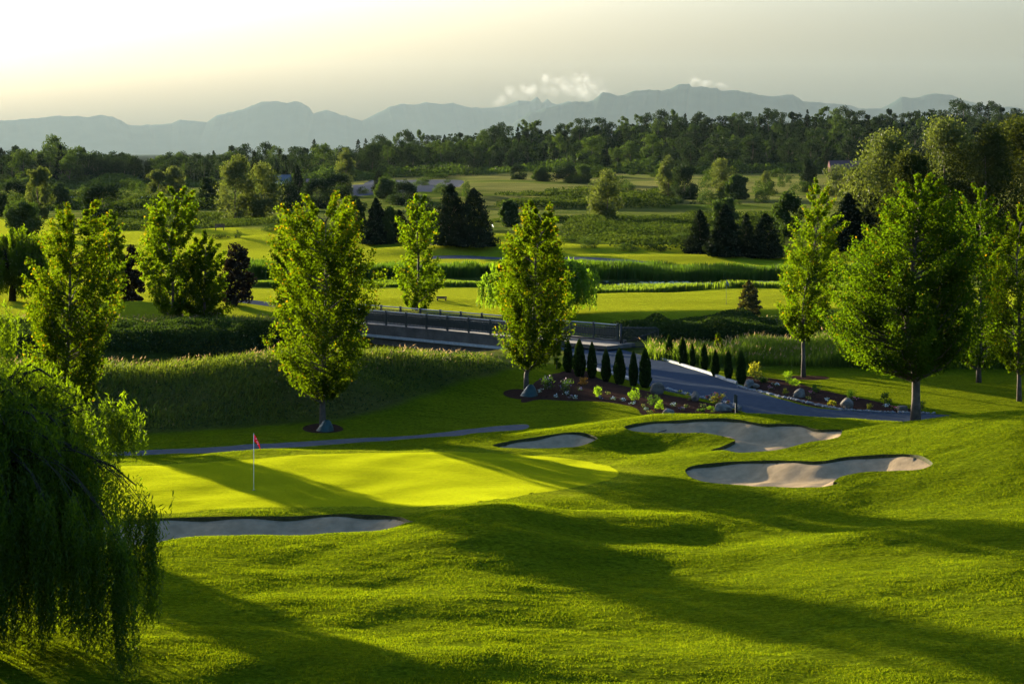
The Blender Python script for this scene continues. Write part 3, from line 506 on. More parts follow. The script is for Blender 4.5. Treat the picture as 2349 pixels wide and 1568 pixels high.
willow('dark weeping willow at the left edge beyond the bank', X(28, 182), 182, 6.4, 4.0, 40, 20, .5, M_willow, 33, low=.3, step=.18, asp=.25)

# ------------------------------------------------------------------ thickets, tall grass, reeds
def vn(x, y, s, seed=0):                           # smooth value noise
    g_ = np.random.default_rng(seed).random((64, 64)); xi = np.floor(x/s).astype(int); yi = np.floor(y/s).astype(int); fx = x/s-xi; fy = y/s-yi
    fx = fx*fx*(3-2*fx); fy = fy*fy*(3-2*fy); a = lambda i, j: g_[(xi+i) % 64, (yi+j) % 64]
    return (a(0, 0)*(1-fx)+a(1, 0)*fx)*(1-fy)+(a(0, 1)*(1-fx)+a(1, 1)*fx)*fy
def thicket(name, label, poly, n, H, leaf, mat, seed, lump=2.2, cat='thicket', group=None, kind='stuff', edge=1.5, lo_=.15, hi_=1.0, pw=1.3):
    g_ = np.random.default_rng(seed); poly = np.asarray(poly, float); lo, hi = poly.min(0), poly.max(0)
    p = lo+(hi-lo)*g_.random((n, 2)); sd, _ = pdist(p, poly); k = sd < 0; p, sd = p[k], -sd[k]
    h = H*(lo_+hi_*vn(p[:, 0], p[:, 1]*.5, lump, seed)**pw)*(.25+.75*np.clip(sd/edge, 0, 1)**.5); z = hfun(p[:, 0], p[:, 1])+h*(1-g_.random(len(p))**1.8)
    v, f = quads(np.c_[p, z], leaf, .75, g=g_); o = link(name, mesh(name, v, f, mat, False, attrs={'rnd': np.clip(vn(p[:, 0], p[:, 1], lump*.7, seed+1)*.5+g_.random(len(p))*.5, 0, 1)}))
    return prop(o, label, cat, group, kind)
# generic crowns in unit-free metres, shared by copies
def crown_me(name, H, W, n, leaf, mat, seed, kind='round', clumps=26, base=.12):
    g = np.random.default_rng(seed); pts, rr = [], []
    for i in range(clumps):
        ph = g.uniform(0, 6.283)
        if kind == 'cone': t = g.uniform(0, 1)**1.25; R_ = W*.5*(1-t)**.52*(.75+.35*g.random()); z = base*H+(1-base)*H*t; rc = W*.5*(.09+.2*(1-t)); r = R_*g.uniform(.5, .95)
        elif kind == 'poplar': t = g.uniform(0, 1); R_ = W*.5*(math.sin(math.pi*min(1, t*.86+.12))**.6); z = base*H+(1-base)*H*t*.96; rc = W*g.uniform(.12, .2); r = R_*g.uniform(.3, .9)
        elif kind == 'tall': t = g.uniform(0, 1); R_ = W*.5*(.45+.6*math.sin(math.pi*min(1, t*.9))**.7)*g.uniform(.6, 1.15); z = base*H+(1-base)*H*t*.96; rc = W*g.uniform(.1, .19); r = R_*g.uniform(.2, 1)
        else: t = g.uniform(0, 1); R_ = W*.5*math.sqrt(max(0, 1-(2*t-.75)**2*.62)); z = base*H+(1-base)*H*t*.92; rc = W*g.uniform(.11, .2); r = R_*g.uniform(.35, .92)
        m = int(n/clumps*(rc/(W*.15))**2); e = g.normal(size=(m, 3)); e /= np.linalg.norm(e, axis=1)[:, None]; e *= (g.random(m)**.4)[:, None]*rc
        e[:, 2] *= 1.15 if kind in ('poplar', 'tall') else (.6 if kind == 'cone' else .8)
        pts.append(np.array([r*math.cos(ph), r*math.sin(ph), z])+e); rr.append(np.clip(g.random()*.55+g.random(m)*.45, 0, 1))
    if kind == 'cone':
        t = g.random(n//3)**1.4; ph = g.uniform(0, 6.283, n//3); r = W*.44*(1-t)**.62*g.uniform(.4, 1, n//3)
        pts.append(np.stack([r*np.cos(ph), r*np.sin(ph), base*H*.4+(1-base*.4)*H*t], 1)); rr.append(g.random(n//3)*.5)
    c = np.vstack(pts); c[:, 2] = np.maximum(c[:, 2], .02*H)
    v, f = quads(c, leaf, .7, g=g, hang=.3 if kind == 'cone' else 0); r_ = np.concatenate(rr)
    return mesh(name, v, f, mat, False, attrs={'rnd': r_, 'tip': (g.random(len(r_)) < .15)*(c[:, 2] > H*.6)*.6})
def trunk_me(H, r, seed, top=.8):
    g = np.random.default_rng(seed); m = MB(); z = np.linspace(-.3, H*top, 6); w_ = np.cumsum(g.normal(size=(6, 2))*.012*H, 0); w_[:2] = 0
    tp = np.c_[w_, z]; m.tube(tp, r*np.array([1.3, 1, .8, .6, .4, .15]), 6)
    for i in range(7):
        a = g.uniform(0, 6.28); k = g.integers(1, 4); o = tp[k]; e = o+np.array([math.cos(a)*H*.18, math.sin(a)*H*.18, H*.2]); m.tube([o, (o+e)/2+[0, 0, -.01*H], e], [r*.45, r*.3, r*.08], 4, False)
    return m.me('trunk', M_bark, True)
_cache = {}
def tree(name, label, u, d, vtop, wpx, kind, mat, leaf, n, group, seed, base=.12, clumps=26, unique=False, ztop=None):
    x = X(u, d); z0 = h1(x, d); H = (Zat(vtop, d) if ztop is None else ztop) - z0; W = wpx*d/F
    key = (kind, mat.name, seed, n)
    if key not in _cache: _cache[key] = (crown_me('crown', 10, 10*W/H if kind != 'cone' else 10*W/H, n, leaf*10/H, mat, seed, kind, clumps, base), trunk_me(10, .16, seed), W/H)
    cm, tm, ar = _cache[key]; root = link(name, None, None, (x, d, z0)); prop(root, label, 'tree', group)
    s = H/10; sx = s*(W/H)/ar; rz = (seed*1.7+u*.013) % 6.28
    link('trunk', tm, root, sc=(s, s, s)); link('crown', cm, root, rz=rz, sc=(sx, sx, s)); return root
GC = 'dark conifers between the fairways'
for i, (lab, u, vb, vt, wp, nm) in enumerate([
    ('broad black-green cedar, right one of the big pair beyond the bridge', 1086, 566, 433, 92, 0),
    ('broad black-green cedar, left one of the big pair beyond the bridge', 1032, 563, 424, 84, 0),
    ('slim dark cedar beside the shorn dark crowns left of the big cedar pair', 862, 560, 455, 52, 0),
    ('dark cedar between the slim dark cedar and the airy young maple', 915, 556, 482, 62, 0),
    ('leftmost dark pyramid cypress in the row of four on the right fairway', 1606, 582, 482, 62, 0),
    ('tallest dark pyramid cypress, second in the row of four', 1663, 588, 470, 74, 0),
    ('narrow dark cypress, third in the row of four', 1712, 588, 490, 46, 0),
    ('dark pyramid cypress, last in the row of four on the right', 1757, 592, 491, 78, 0),
    ('black-green cedar behind the crown of the slender maple', 1946, 575, 445, 80, 0),
    ('wide black-green cedar left of the broad maple top', 2005, 570, 440, 85, 0),
    ('lone dark spruce standing below the distant pale house', 682, 476, 380, 38, 0)]):
    d = unp([(u, vb)], 130)[0][1]; tree('cedar_tree', lab, u, d, vt, wp*1.3, 'cone', M_conif, .32*d/250, 9000, GC, 60+i % 3, base=.03, clumps=120)
GB = 'brownish cypresses on the left fairway'
for i, (lab, u, d, vt, wp) in enumerate([('rounded purple-brown cypress with a shaggy top right of the small maple', 541, 172, 552, 84), ('purple-brown cypress behind the left fairway maple', 303, 178, 556, 62)]):
    tree('cypress_tree', lab, u, d, vt, wp, 'round', M_brown, .22, 6500, GB, 64+i, base=.04, clumps=60)
tree('young_pine', 'small brown-green young pine on the fairway before the pond', 1718, 171, 643, 66, 'cone', leafmat('young_pine_needles', (.03, .035, .012), (.06, .055, .02), (.10, .07, .02), .3, (1.8, 1.6, .5)), .22, 2600, None, 67, base=.04, clumps=60)
GP = 'tall poplars at the right edge'
for i, (lab, u, d, vt, wp) in enumerate([('glittering poplar, leftmost of the tall poplars on the right', 2028, 262, 322, 150), ('highest pointed poplar in the middle of the right poplars', 2165, 262, 290, 170),
    ('dark poplar second from the right frame edge', 2262, 255, 298, 150), ('dark poplar cut by the right frame edge', 2352, 262, 292, 170), ('lower poplar filling the gap between the left and middle poplars', 2095, 250, 365, 130), ('poplar behind the dark cedars right of the slender maple', 1985, 285, 388, 110)]):
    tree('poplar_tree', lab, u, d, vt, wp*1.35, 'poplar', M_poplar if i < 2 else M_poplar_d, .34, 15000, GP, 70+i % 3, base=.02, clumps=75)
GM = 'separate trees on the flat land beyond the fairways'
mid = [('tall cottonwood pair member, left of the big clump behind the left maples', 540, 510, 366, 95, 'poplar', M_poplar), ('bushy cottonwood, right half of the big clump behind the left maples', 603, 508, 376, 85, 'poplar', M_poplar),
    ('lone thin cottonwood with visible trunk at far left', 88, 512, 386, 56, 'tall', M_poplar), ('rounded tree right behind the top of the left maple', 236, 505, 416, 92, 'round', M_broad),
    ('cone shaped green tree above the dark left willow', 50, 545, 465, 76, 'tall', M_broad_l), ('cottonwood half behind the top of the left fairway maple', 365, 470, 392, 56, 'tall', M_poplar), ('dark topped cottonwood right of the half hidden one', 408, 470, 384, 52, 'tall', M_poplar),
    ('solitary golden cottonwood on the open meadow right of centre', 1391, 515, 393, 74, 'poplar', M_poplar), ('small leaning tree near the pale far flag', 1168, 520, 458, 48, 'round', M_broad_l), ('yellow-green poplar at the edge of the four dark cypresses', 1808, 545, 448, 72, 'poplar', M_broad_l),
    ('tree rising behind the four dark cypresses', 1660, 520, 455, 70, 'round', M_broad_l), ('pale grey-green tree left of the meadow thicket', 1532, 455, 362, 52, 'poplar', M_poplar), ('darker bushy tree joined to the pale grey-green tree', 1572, 458, 375, 62, 'round', M_broad),
    ('pale cottonwood on the slope above the dark cypresses', 1655, 455, 366, 56, 'poplar', M_poplar), ('low green tree leaning on the slope cottonwood', 1690, 458, 400, 50, 'round', M_broad_l), ('slender pale birch-like tree on the slope', 1760, 448, 394, 26, 'tall', M_poplar),
    ('dark oval tree before the pink roof on the slope', 1855, 425, 368, 42, 'round', M_broad), ('silvery round tree above the slender maple', 1925, 450, 378, 72, 'round', M_poplar), ('small dark tree on the hill meadow, left of its pair', 1188, 412, 376, 34, 'round', M_broad),
    ('small tree on the hill meadow, right of its pair', 1240, 416, 383, 38, 'round', M_broad_l), ('bush-like dark tree clump on the hill meadow', 1300, 418, 372, 58, 'round', M_broad), ('second bush-like tree of the hill meadow clump', 1335, 420, 378, 44, 'round', M_broad_l),
    ('pale twin tree at the edge of the hillside wood', 1447, 386, 335, 28, 'tall', M_poplar), ('round light tree at the edge of the hillside wood', 1467, 388, 338, 46, 'round', M_broad_l), ('thin upright tree at the edge of the hillside wood', 1497, 384, 342, 20, 'tall', M_broad_l),
    ('pale tree standing out of the right hillside wood', 1625, 385, 337, 34, 'tall', M_broad_l), ('tall poplar before the wood behind the golden maple', 792, 440, 345, 46, 'poplar', M_poplar), ('bushy tree under the tall poplar behind the golden maple', 770, 455, 395, 70, 'round', M_broad),
    ('light green tree left of the big cedar pair', 885, 455, 408, 52, 'round', M_broad_l), ('dark pointed tree above the light green one', 868, 440, 392, 36, 'cone', M_conif), ('round green tree behind the airy young maple', 925, 470, 415, 56, 'round', M_broad),
    ('round dark crown behind the slim dark cedar', 815, 548, 448, 58, 'round', M_broad), ('rounded dark green tree left of the big cedar pair', 968, 560, 455, 80, 'round', M_broad), ('pale leafed tree between the slim cedars', 893, 560, 480, 44, 'poplar', M_broad_l),
    ('round tree at the far left edge', -2, 500, 438, 44, 'round', M_broad), ('low tree right of the lone thin cottonwood', 135, 478, 418, 50, 'round', M_broad_l), ('shadowy tree between the far left trees', 30, 475, 412, 62, 'round', M_broad),
    ('wide dark tree behind the big cottonwood clump', 480, 478, 405, 60, 'round', M_broad), ('dark tree right of the big cottonwood clump', 660, 480, 412, 60, 'round', M_broad), ('small tree right of the lone dark spruce', 728, 478, 405, 62, 'round', M_broad)]
for i, (lab, u, vb, vt, wp, kd, mt) in enumerate(mid):
    d = unp([(u, vb)], 150)[0][1]; kd_seed = {'poplar': 80, 'tall': 84, 'round': 88, 'cone': 61}[kd]+(i % 3 if kd != 'cone' else 0)
    tree('cedar_tree' if kd == 'cone' else 'broadleaf_tree', lab, u, d, vt, wp*1.12, kd, mt, .42 if kd != 'cone' else .3, 5200, GM, kd_seed, base=.03 if kd == 'round' else .08, clumps=48)

SCR = leafmat('scrub_leaves', (.012, .026, .007), (.050, .066, .018), None, .25, (2.0, 2.0, .6), 0)
for i, (lab, pp, n, hh_, lf) in enumerate([('rolling bramble scrub between the far fairway and the open meadow', [(1290, 545), (1290, 520), (1400, 512), (1500, 508), (1640, 505), (1800, 505), (1800, 580), (1640, 574), (1500, 572), (1400, 566), (1330, 556)], 26000, 1.9, .4),
    ('scrub tufts and hedge lines on the left meadow', [(200, 532), (240, 500), (400, 492), (630, 496), (640, 512), (560, 520), (430, 524)], 15000, 1.3, .4), ('scrub lumps across the middle of the meadow', [(1130, 478), (1200, 462), (1400, 456), (1560, 458), (1540, 476), (1330, 480)], 9000, 2.2, .6),
    ('dark hedge line crossing the upper meadow', [(1130, 452), (1250, 444), (1420, 444), (1560, 450), (1560, 455), (1300, 452)], 6000, 2.4, .7), ('hedge line along the near edge of the meadow', [(1130, 506), (1350, 502), (1800, 500), (1800, 503), (1350, 507), (1130, 510)], 8000, 1.5, .45),
    ('hedge line and rank weeds before the left woods', [(0, 474), (150, 468), (330, 470), (500, 466), (680, 474), (680, 484), (400, 480), (0, 486)], 14000, 3.2, .7)]):
    thicket('scrub', lab, unp(pp, 150), n*2, hh_, lf, SCR, 500+i, 7.0, 'scrub', edge=2.5)
# far woods: individual trees, sharing a few meshes
VAR = []
for i, (kd, mt) in enumerate([('round', M_broad), ('round', M_broad_l), ('tall', M_broad), ('tall', M_broad_l), ('round', M_broad), ('cone', M_conif), ('poplar', M_broad), ('round', M_broad)]):
    VAR.append((crown_me('crown', 10, 7.5 if kd == 'round' else (4.2 if kd in ('tall', 'poplar') else 4.0), 2300, .42, mt, 100+i, kd, 34 if kd != 'cone' else 50, .06), trunk_me(10, .14, 100+i), kd))
g = np.random.default_rng(99)
def wood(label, group, us, ds, vtops, n, hmin=10, hmax=17, wts=None, cover=None):
    for k in range(n):
        u = us[0]+(us[1]-us[0])*((k+g.random())/n); f = g.random(); f = (k*.618) % 1 if cover is None else f
        d = ds[0]+(ds[1]-ds[0])*f; x = X(u, d); z0 = h1(x, d)
        ztop_max = Zat(np.interp(u, *zip(*vtops)), d); H = min(g.uniform(hmin, hmax), (ztop_max-z0)*g.uniform(.86, 1.0)) if f < .75 else (ztop_max-z0)*g.uniform(.80, 1.04)
        H = float(np.clip(H, 5, 26)); cm, tm, kd = VAR[g.choice(len(VAR), p=wts)]
        root = link('forest_tree', None, None, (x, d, z0-.3)); prop(root, label, 'tree', group); s = H/10; sx = s*g.uniform(.85, 1.2)
        link('trunk', tm, root, sc=s); link('crown', cm, root, rz=g.uniform(0, 6.28), sc=(sx, sx, s))
Wb = [.18, .12, .16, .12, .16, .08, .06, .12]
wood('dark broadleaf tree in the dense wood at the far left, under the low ridge', 'trees of the far left wood', (-60, 322), (800, 900), [(-60, 328), (0, 330), (70, 326), (115, 306), (150, 325), (200, 334), (260, 345), (330, 352), (400, 356)], 46, 12, 18, Wb)
wood('tree in the loose wood behind the left maples', 'trees of the left centre wood', (345, 860), (820, 1000), [(300, 362), (340, 360), (400, 340), (470, 345), (510, 325), (590, 310), (640, 322), (700, 318), (780, 318), (860, 310)], 58, 9, 16, Wb)
wood('tree in the hillside wood right of the centre, below the twin peaks', 'trees of the centre hillside wood', (850, 1430), (850, 1130), [(850, 312), (950, 285), (1000, 306), (1100, 292), (1190, 262), (1250, 285), (1320, 270), (1400, 262), (1430, 258)], 84, 10, 17, Wb)
wood('tree in the dark hillside wood on the right, below the highest ridge', 'trees of the right hillside wood', (1410, 2400), (860, 1180), [(1400, 262), (1480, 258), (1530, 238), (1600, 250), (1650, 262), (1750, 244), (1840, 248), (1900, 225), (1960, 250), (2050, 246), (2150, 240), (2200, 222), (2300, 232), (2400, 232)], 150, 11, 18, Wb)
M_under = leafmat('undergrowth_leaves', (.016, .03, .008), (.04, .065, .013), None, .35, (2, 2, .6))

def blades(name, label, p, h, w_, mat, seed, lean=.25, heads=None, headmat=None, wind=(.25, -.1), kind='stuff', cat='grass', hs=.16):
    g_ = np.random.default_rng(seed); n = len(p); b = np.c_[p, hfun(p[:, 0], p[:, 1])-.03]; a = g_.uniform(0, 6.283, n); w_ = np.broadcast_to(w_, (n,))
    dr = np.stack([np.cos(a), np.sin(a), np.zeros(n)], 1); ln = g_.normal(size=(n, 2))*lean; ln = ln+np.array(wind)*g_.uniform(.4, 1.3, n)[:, None]
    m = b+np.c_[ln*.35, np.ones(n)*.62]*h[:, None]; t = b+np.c_[ln*1.0, np.ones(n)*.97]*h[:, None]; s = dr*w_[:, None]*.5
    v = np.stack([b-s, b+s, m+s*.8, m-s*.8, t], 1).reshape(-1, 3); o_ = np.arange(n)[:, None]*5
    r_ = np.clip(vn(p[:, 0], p[:, 1], 1.7, seed)*.5+g_.random(n)*.5, 0, 1)
    me_ = mesh(name, v, [o_+[[0, 1, 2, 3]], o_+[[3, 2, 4]]], mat, False, attrs={'rnd': np.r_[r_, r_]})
    o = link(name, me_); prop(o, label, cat, None, kind)
    if heads is not None:
        k = g_.random(n) < heads; c = t[k]; dv = np.c_[ln[k]*1.3, np.full(k.sum(), .8)]; dv /= np.linalg.norm(dv, axis=1)[:, None]; L_ = hs*g_.uniform(.7, 1.3, k.sum())[:, None]
        sd_ = np.cross(dv, g_.normal(size=dv.shape)); sd_ /= np.linalg.norm(sd_, axis=1)[:, None]
        v = np.stack([c-dv*L_*.3, c+sd_*L_*.16, c+dv*L_, c-sd_*L_*.16], 1).reshape(-1, 3)
        link('seed_heads', mesh('seed_heads', v, np.arange(len(v)).reshape(-1, 4), headmat, False, attrs={'rnd': g_.random(k.sum())}), o)
    return o
M_tall = leafmat('tall_grass', (.022, .048, .008), (.075, .095, .018), None, .5, (2.4, 2.2, .6), .01)
M_tallg = leafmat('green_tall_grass', (.035, .07, .008), (.10, .14, .02), None, .5, (2.0, 1.9, .6), .004)
M_head = leafmat('grass_seed_heads', (.13, .10, .05), (.22, .17, .09), None, .45, (1.6, 1.4, 1.2), .004)
M_reed = leafmat('reeds', (.022, .05, .008), (.06, .10, .012), None, .4, (2.0, 2.0, .5), .004)
def pts_in(poly, n, seed, dens=None):
    g_ = np.random.default_rng(seed); poly = np.asarray(poly, float); lo, hi = poly.min(0), poly.max(0); p = lo+(hi-lo)*g_.random((n, 2)); sd, _ = pdist(p, poly); p = p[sd < 0]
    return p if dens is None else p[g_.random(len(p)) < dens(p[:, 0], p[:, 1])]
# tall grass on the near bank (left dyke)
bank = [(-40, 98.2), (-24, 98.6), (-18.5, 99.0), (-13, 100.2), (-8.5, 102.6), (-5.6, 106), (-3.6, 110), (-2.2, 112.5), (-.9, 115.5), (.2, 119), (.6, 123), (-1, 125.5), (-6, 121), (-12, 116.5), (-20, 114), (-40, 113)]
p = pts_in(bank, 62000, 41); sdb, _ = pdist(p, np.array(bank)); r_, _, sg = seg(p[:, 0], p[:, 1], DYKE_L); crest = np.exp(-(r_/2.2)**2)
hh = (.12+.34*vn(p[:, 0], p[:, 1], 2.6, 5)+.45*crest*(.4+1.1*vn(p[:, 0], p[:, 1], 3.7, 15)))*(.35+.65*np.clip(-sdb/1.5, 0, 1))*(.7+.5*np.random.default_rng(5).random(len(p)))
blades('bank_grass', 'long wind-bent grass with pinkish seed heads on the near bank', p, hh, .045, M_tall, 42, lean=.42, heads=(.012+.16*crest)*np.clip(vn(p[:, 0], p[:, 1], 1.9, 77)*2.4-.7, 0, 1), headmat=M_head, wind=(.3, -.12), hs=.14)
thicket('bramble_patch', 'low dark brambles tangled in the long grass of the near bank', bank, 26000, .65, .12, M_bramble, 43, 2.4, 'bramble')
# short tufts of the rough, standing in the low light
g = np.random.default_rng(88); n = 1150000; dd_ = 48.5+50*g.random(n)**1.15; xx_ = dd_*(g.random(n)*.56-.27)
k = (vn(xx_*.45, dd_, .7, 3)*.35+vn(xx_*.6, dd_, .28, 4)*.55+vn(xx_*.5, dd_, 3.5, 5)*.25 > .38+.35*g.random(n)); xx_, dd_ = xx_[k], dd_[k]; P2 = np.c_[xx_, dd_]; ok = np.ones(len(P2), bool)
for nm in ('bunker_a', 'bunker_b', 'bunker_c', 'bunker_d', 'green', 'path', 'road', 'bed_l', 'bed_r', 'ring_a'):
    lo, hi = POLY[nm].min(0)-.1, POLY[nm].max(0)+.1; m = np.nonzero(((P2 >= lo) & (P2 <= hi)).all(1) & ok)[0]; sd, _ = pdist(P2[m], POLY[nm]); ok[m[sd < .05]] = False
P2 = P2[ok]; n = len(P2); h_ = .018+.030*g.random(n)*(.4+vn(P2[:, 0], P2[:, 1], 2.3, 9)); a = g.uniform(0, 6.283, n); w2 = g.uniform(.007, .014, n); b = np.c_[P2, hfun(P2[:, 0], P2[:, 1])-.004]
s_ = np.c_[np.cos(a), np.sin(a), np.zeros(n)]*w2[:, None]; tpv = b+np.c_[g.normal(size=(n, 2))*.5*h_[:, None], h_]
v = np.stack([b-s_, b+s_, tpv], 1).reshape(-1, 3)
prop(link('grass_tufts', mesh('grass_tufts', v, np.arange(n*3).reshape(n, 3), leafmat('turf_blades', (.035, .070, .004), (.085, .115, .007), None, .52, (2.7, 2.3, .4), 0), False, attrs={'rnd': g.random(n)})), 'short uneven grass tufts all over the foreground rough', 'grass', kind='stuff')
# right-hand bank
bankr = [(8.5, 130.5), (10.5, 127.5), (13, 126.2), (17, 124.6), (24, 123.3), (34, 122.5), (34, 131), (24, 132), (17, 133.5), (9, 135)]
p = pts_in(bankr, 38000, 44); hh = (.55+.7*vn(p[:, 0], p[:, 1], 2.2, 6))*(.7+.5*np.random.default_rng(6).random(len(p)))
blades('bank_grass', 'dense long grass on the bank behind the right-hand lawn', p, hh, .05, M_tallg, 45, heads=.08, headmat=M_head, wind=(.1, -.05))
# brambles on the far side of the slough
farb_l = [(-48, 139.5), (-30, 139.5), (-15, 141.5), (-12.5, 146), (-14, 150.5), (-26, 151.5), (-48, 152)]
thicket('bramble_thicket', 'dark bramble hedge along the far side of the slough, left of the bridge', farb_l, 75000, 1.1, .17, M_bramble, 46, 1.2, 'bramble', lo_=.55, hi_=.5, pw=1.0)
p = pts_in([(-48, 149), (-14, 149), (-13, 158.5), (-48, 158)], 16000, 47); blades('verge_grass', 'golden rough grass along the top of the far slough bank, left of the bridge', p, .35+.5*np.random.default_rng(1).random(len(p)), .08, M_tall, 48, heads=.1, headmat=M_head)
farb_r = [(6.2, 143.5), (12, 141), (22, 140), (36, 140), (36, 151), (20, 152), (9, 152), (5.2, 148)]
thicket('bramble_thicket', 'broad dark bramble hedge behind the open field gate', farb_r, 90000, 1.75, .17, M_bramble, 49, 1.3, 'bramble', lo_=.55, hi_=.5, pw=1.0)
p = pts_in([(3.5, 150), (36, 150), (36, 161), (4, 160)], 17000, 50); blades('verge_grass', 'golden rough grass growing along the back of the bramble hedge', p, .6+.6*np.random.default_rng(2).random(len(p)), .09, M_tall, 51, heads=.1, headmat=M_head)
# reeds at the pond
def band(u0, u1, d0, d1): return [(X(u0, d0), d0), (X(u1, d0), d0), (X(u1, d1), d1), (X(u0, d1), d1)]
for i, (lab, bd, n, hm, mt) in enumerate([('tall dark reeds lining the back of the pond across the fairways', band(560, 2000, 216, 226), 30000, 1.5, M_reed), ('lit green reeds along the front of the ditch left of the willow', band(560, 1120, 203, 208), 10000, .55, M_tallg), ('short reeds along the near shore of the pond', band(1120, 2000, 191, 198), 14000, .7, M_tallg)]):
    p = pts_in(bd, n, 52+i); p = p[vn(p[:, 0], p[:, 1], 3.0, i) > .15]; blades('reeds', lab, p, hm*(.5+.7*vn(p[:, 0], p[:, 1], 4, i))*(.8+.4*np.random.default_rng(i).random(len(p))), .14, mt, 55+i, lean=.1, wind=(.05, 0), cat='reeds')
def water():
    m, t, o = newmat('pond_water'); b = N(t, 'BsdfPrincipled'); b.inputs['Base Color'].default_value = (.02, .03, .02, 1); b.inputs['Roughness'].default_value = .08
    k = N(t, 'Bump', i_Strength=.3, i_Distance=.02); L(t, noise(t, 2.5, 3, pos(t)), k.inputs['Height']); L(t, k.outputs[0], b.inputs['Normal']); L(t, b.outputs[0], o.inputs[0]); return m
g = np.random.default_rng(4)
a = np.arange(40)*2*math.pi/40; wp = np.c_[X(1600, 206)+24*np.cos(a), 208+8.5*np.sin(a), np.full(40, -.35)]
me = mesh('pond_water', wp, np.arange(40)[None, :], water()); prop(link('pond_water', me), kind='structure')
vs, fs = [], []
for k in range(1500):
    r = math.sqrt(g.random()); th = g.random()*6.28; c = np.array([X(1600, 206)+22*r*math.cos(th), 208+8*r*math.sin(th), -.335+.05*g.random()]); s = g.uniform(.15, .4)
    if vn(np.array([c[0]]), np.array([c[1]]), 3, 8)[0] < .3: continue
    o_ = len(vs); vs += [tuple(c+[s*math.cos(q_), s*math.sin(q_), .03*math.sin(q_*2)]) for q_ in np.arange(6)*math.pi/3]; fs.append([o_+j for j in range(6)])
me = mesh('lily_pads', vs, np.array(fs), leafmat('lily_pad_leaves', (.05, .10, .015), (.10, .17, .03), None, .2, (1.5, 1.5, .5), .2), attrs={'rnd': g.random(len(fs))}); prop(link('lily_pads', me), 'mat of green lily pads floating on the pond', 'lily pads', kind='stuff')
# scrub bushes of the meadow and hill: individuals sharing meshes
BUSH = [crown_me('foliage', 10, 20, 1500, .9, mt, 130+i, 'round', 22, .0) for i, mt in enumerate((M_bramble, M_under, M_broad_l, M_bramble))]
def bush(label, u, d, wpx, h, group, i):
    x = X(u, d); s = wpx*d/F/20; o = link('bush', BUSH[i % 4], None, (x, d, h1(x, d)-.1), rz=(u*.7) % 6, sc=(s, s, h/10)); prop(o, label, 'bush', group)
for k, (u, v, wp_, hp) in enumerate([(1470, 548, 70, 26), (1402, 560, 52, 20), (1560, 560, 60, 22), (1510, 575, 60, 18), (1620, 560, 60, 26), (1440, 575, 60, 14), (1350, 566, 50, 18), (1340, 520, 40, 10), (1305, 556, 40, 10), (1590, 530, 60, 14), (1540, 520, 60, 12), (1445, 520, 50, 12), (1500, 500, 40, 8), (1460, 468, 26, 12), (1560, 466, 24, 9), (1590, 468, 20, 8), (1260, 468, 14, 8), (1640, 468, 30, 12), (1690, 470, 26, 10), (545, 545, 22, 16), (500, 548, 60, 10), (400, 520, 60, 18), (455, 505, 60, 10), (320, 515, 50, 16), (290, 498, 50, 12), (620, 530, 50, 12), (700, 500, 60, 14), (170, 520, 60, 16), (130, 530, 50, 14), (200, 535, 50, 12), (1540, 600, 0, 0)]):
    if not wp_: continue
    d = unp([(u, v)], 150)[0][1]; bush('round scrub bush on the flat land beyond the far fairway', u, d, wp_, hp*d/F*1.2, 'scrub bushes beyond the far fairway', k)
g = np.random.default_rng(17)
for k in range(110):
    u = g.uniform(-20, 2000); v = g.uniform(392, 470)**1; v = 392+(470-392)*g.random()**.8
    if 1120 < u < 1380 and v > 420 and g.random() < .4: continue
    d = unp([(u, v)], 200)[0][1]
    bush('low dark bush dotted over the distant meadow and hill foot', u, d, g.uniform(18, 70), g.uniform(1.2, 4.2), 'bushes dotted over the distant meadow', k)
thicket('undergrowth', 'dark undergrowth along the foot of the hillside wood', [(X(u, d), d) for u, d in ((840, 835), (1100, 840), (1400, 845), (1800, 850), (2400, 850), (2500, 900), (1800, 905), (1400, 900), (1100, 890), (840, 880))], 26000, 7, 1.1, M_under, 58, 14, 'undergrowth', edge=8)
thicket('undergrowth', 'dark undergrowth along the foot of the far left wood', [(X(u, d), d) for u, d in ((-100, 770), (330, 770), (330, 815), (-100, 815))], 12000, 7, 1.1, M_under, 59, 12, 'undergrowth', edge=8)
thicket('undergrowth', 'dark undergrowth along the foot of the left centre wood', [(X(u, d), d) for u, d in ((330, 780), (860, 800), (860, 850), (330, 830))], 12000, 6, 1.1, M_under, 60, 12, 'undergrowth', edge=8)
thicket('forest_canopy', 'continuous dark woodland filling the hillside between its nearer trees', [(X(u, d), d) for u, d in ((840, 900), (1100, 900), (1400, 895), (1800, 890), (2500, 890), (2600, 1180), (1800, 1180), (1100, 1150), (860, 1100))], 90000, 10, 1.5, leafmat('far_canopy_leaves', (.007, .014, .008), (.018, .031, .012), None, .12, (2, 2, .6), 0), 61, 11, 'woodland', edge=10)
# ------------------------------------------------------------------ air
def air(d, col_):
    m, t, o = newmat('haze_air'); p = N(t, 'VolumePrincipled'); p.inputs['Color'].default_value = (*col_, 1); p.inputs['Density'].default_value = d; p.inputs['Anisotropy'].default_value = .2
    L(t, p.outputs[0], o.inputs['Volume']); return m
hb = MB(); hb.box((-52000, -1200, -9), (52000, 31700, 1400)); prop(hb.build('haze', air(6.5e-6, (.53, .69, .76))), 'thin blue evening haze in the air over the whole valley', 'haze', kind='stuff')

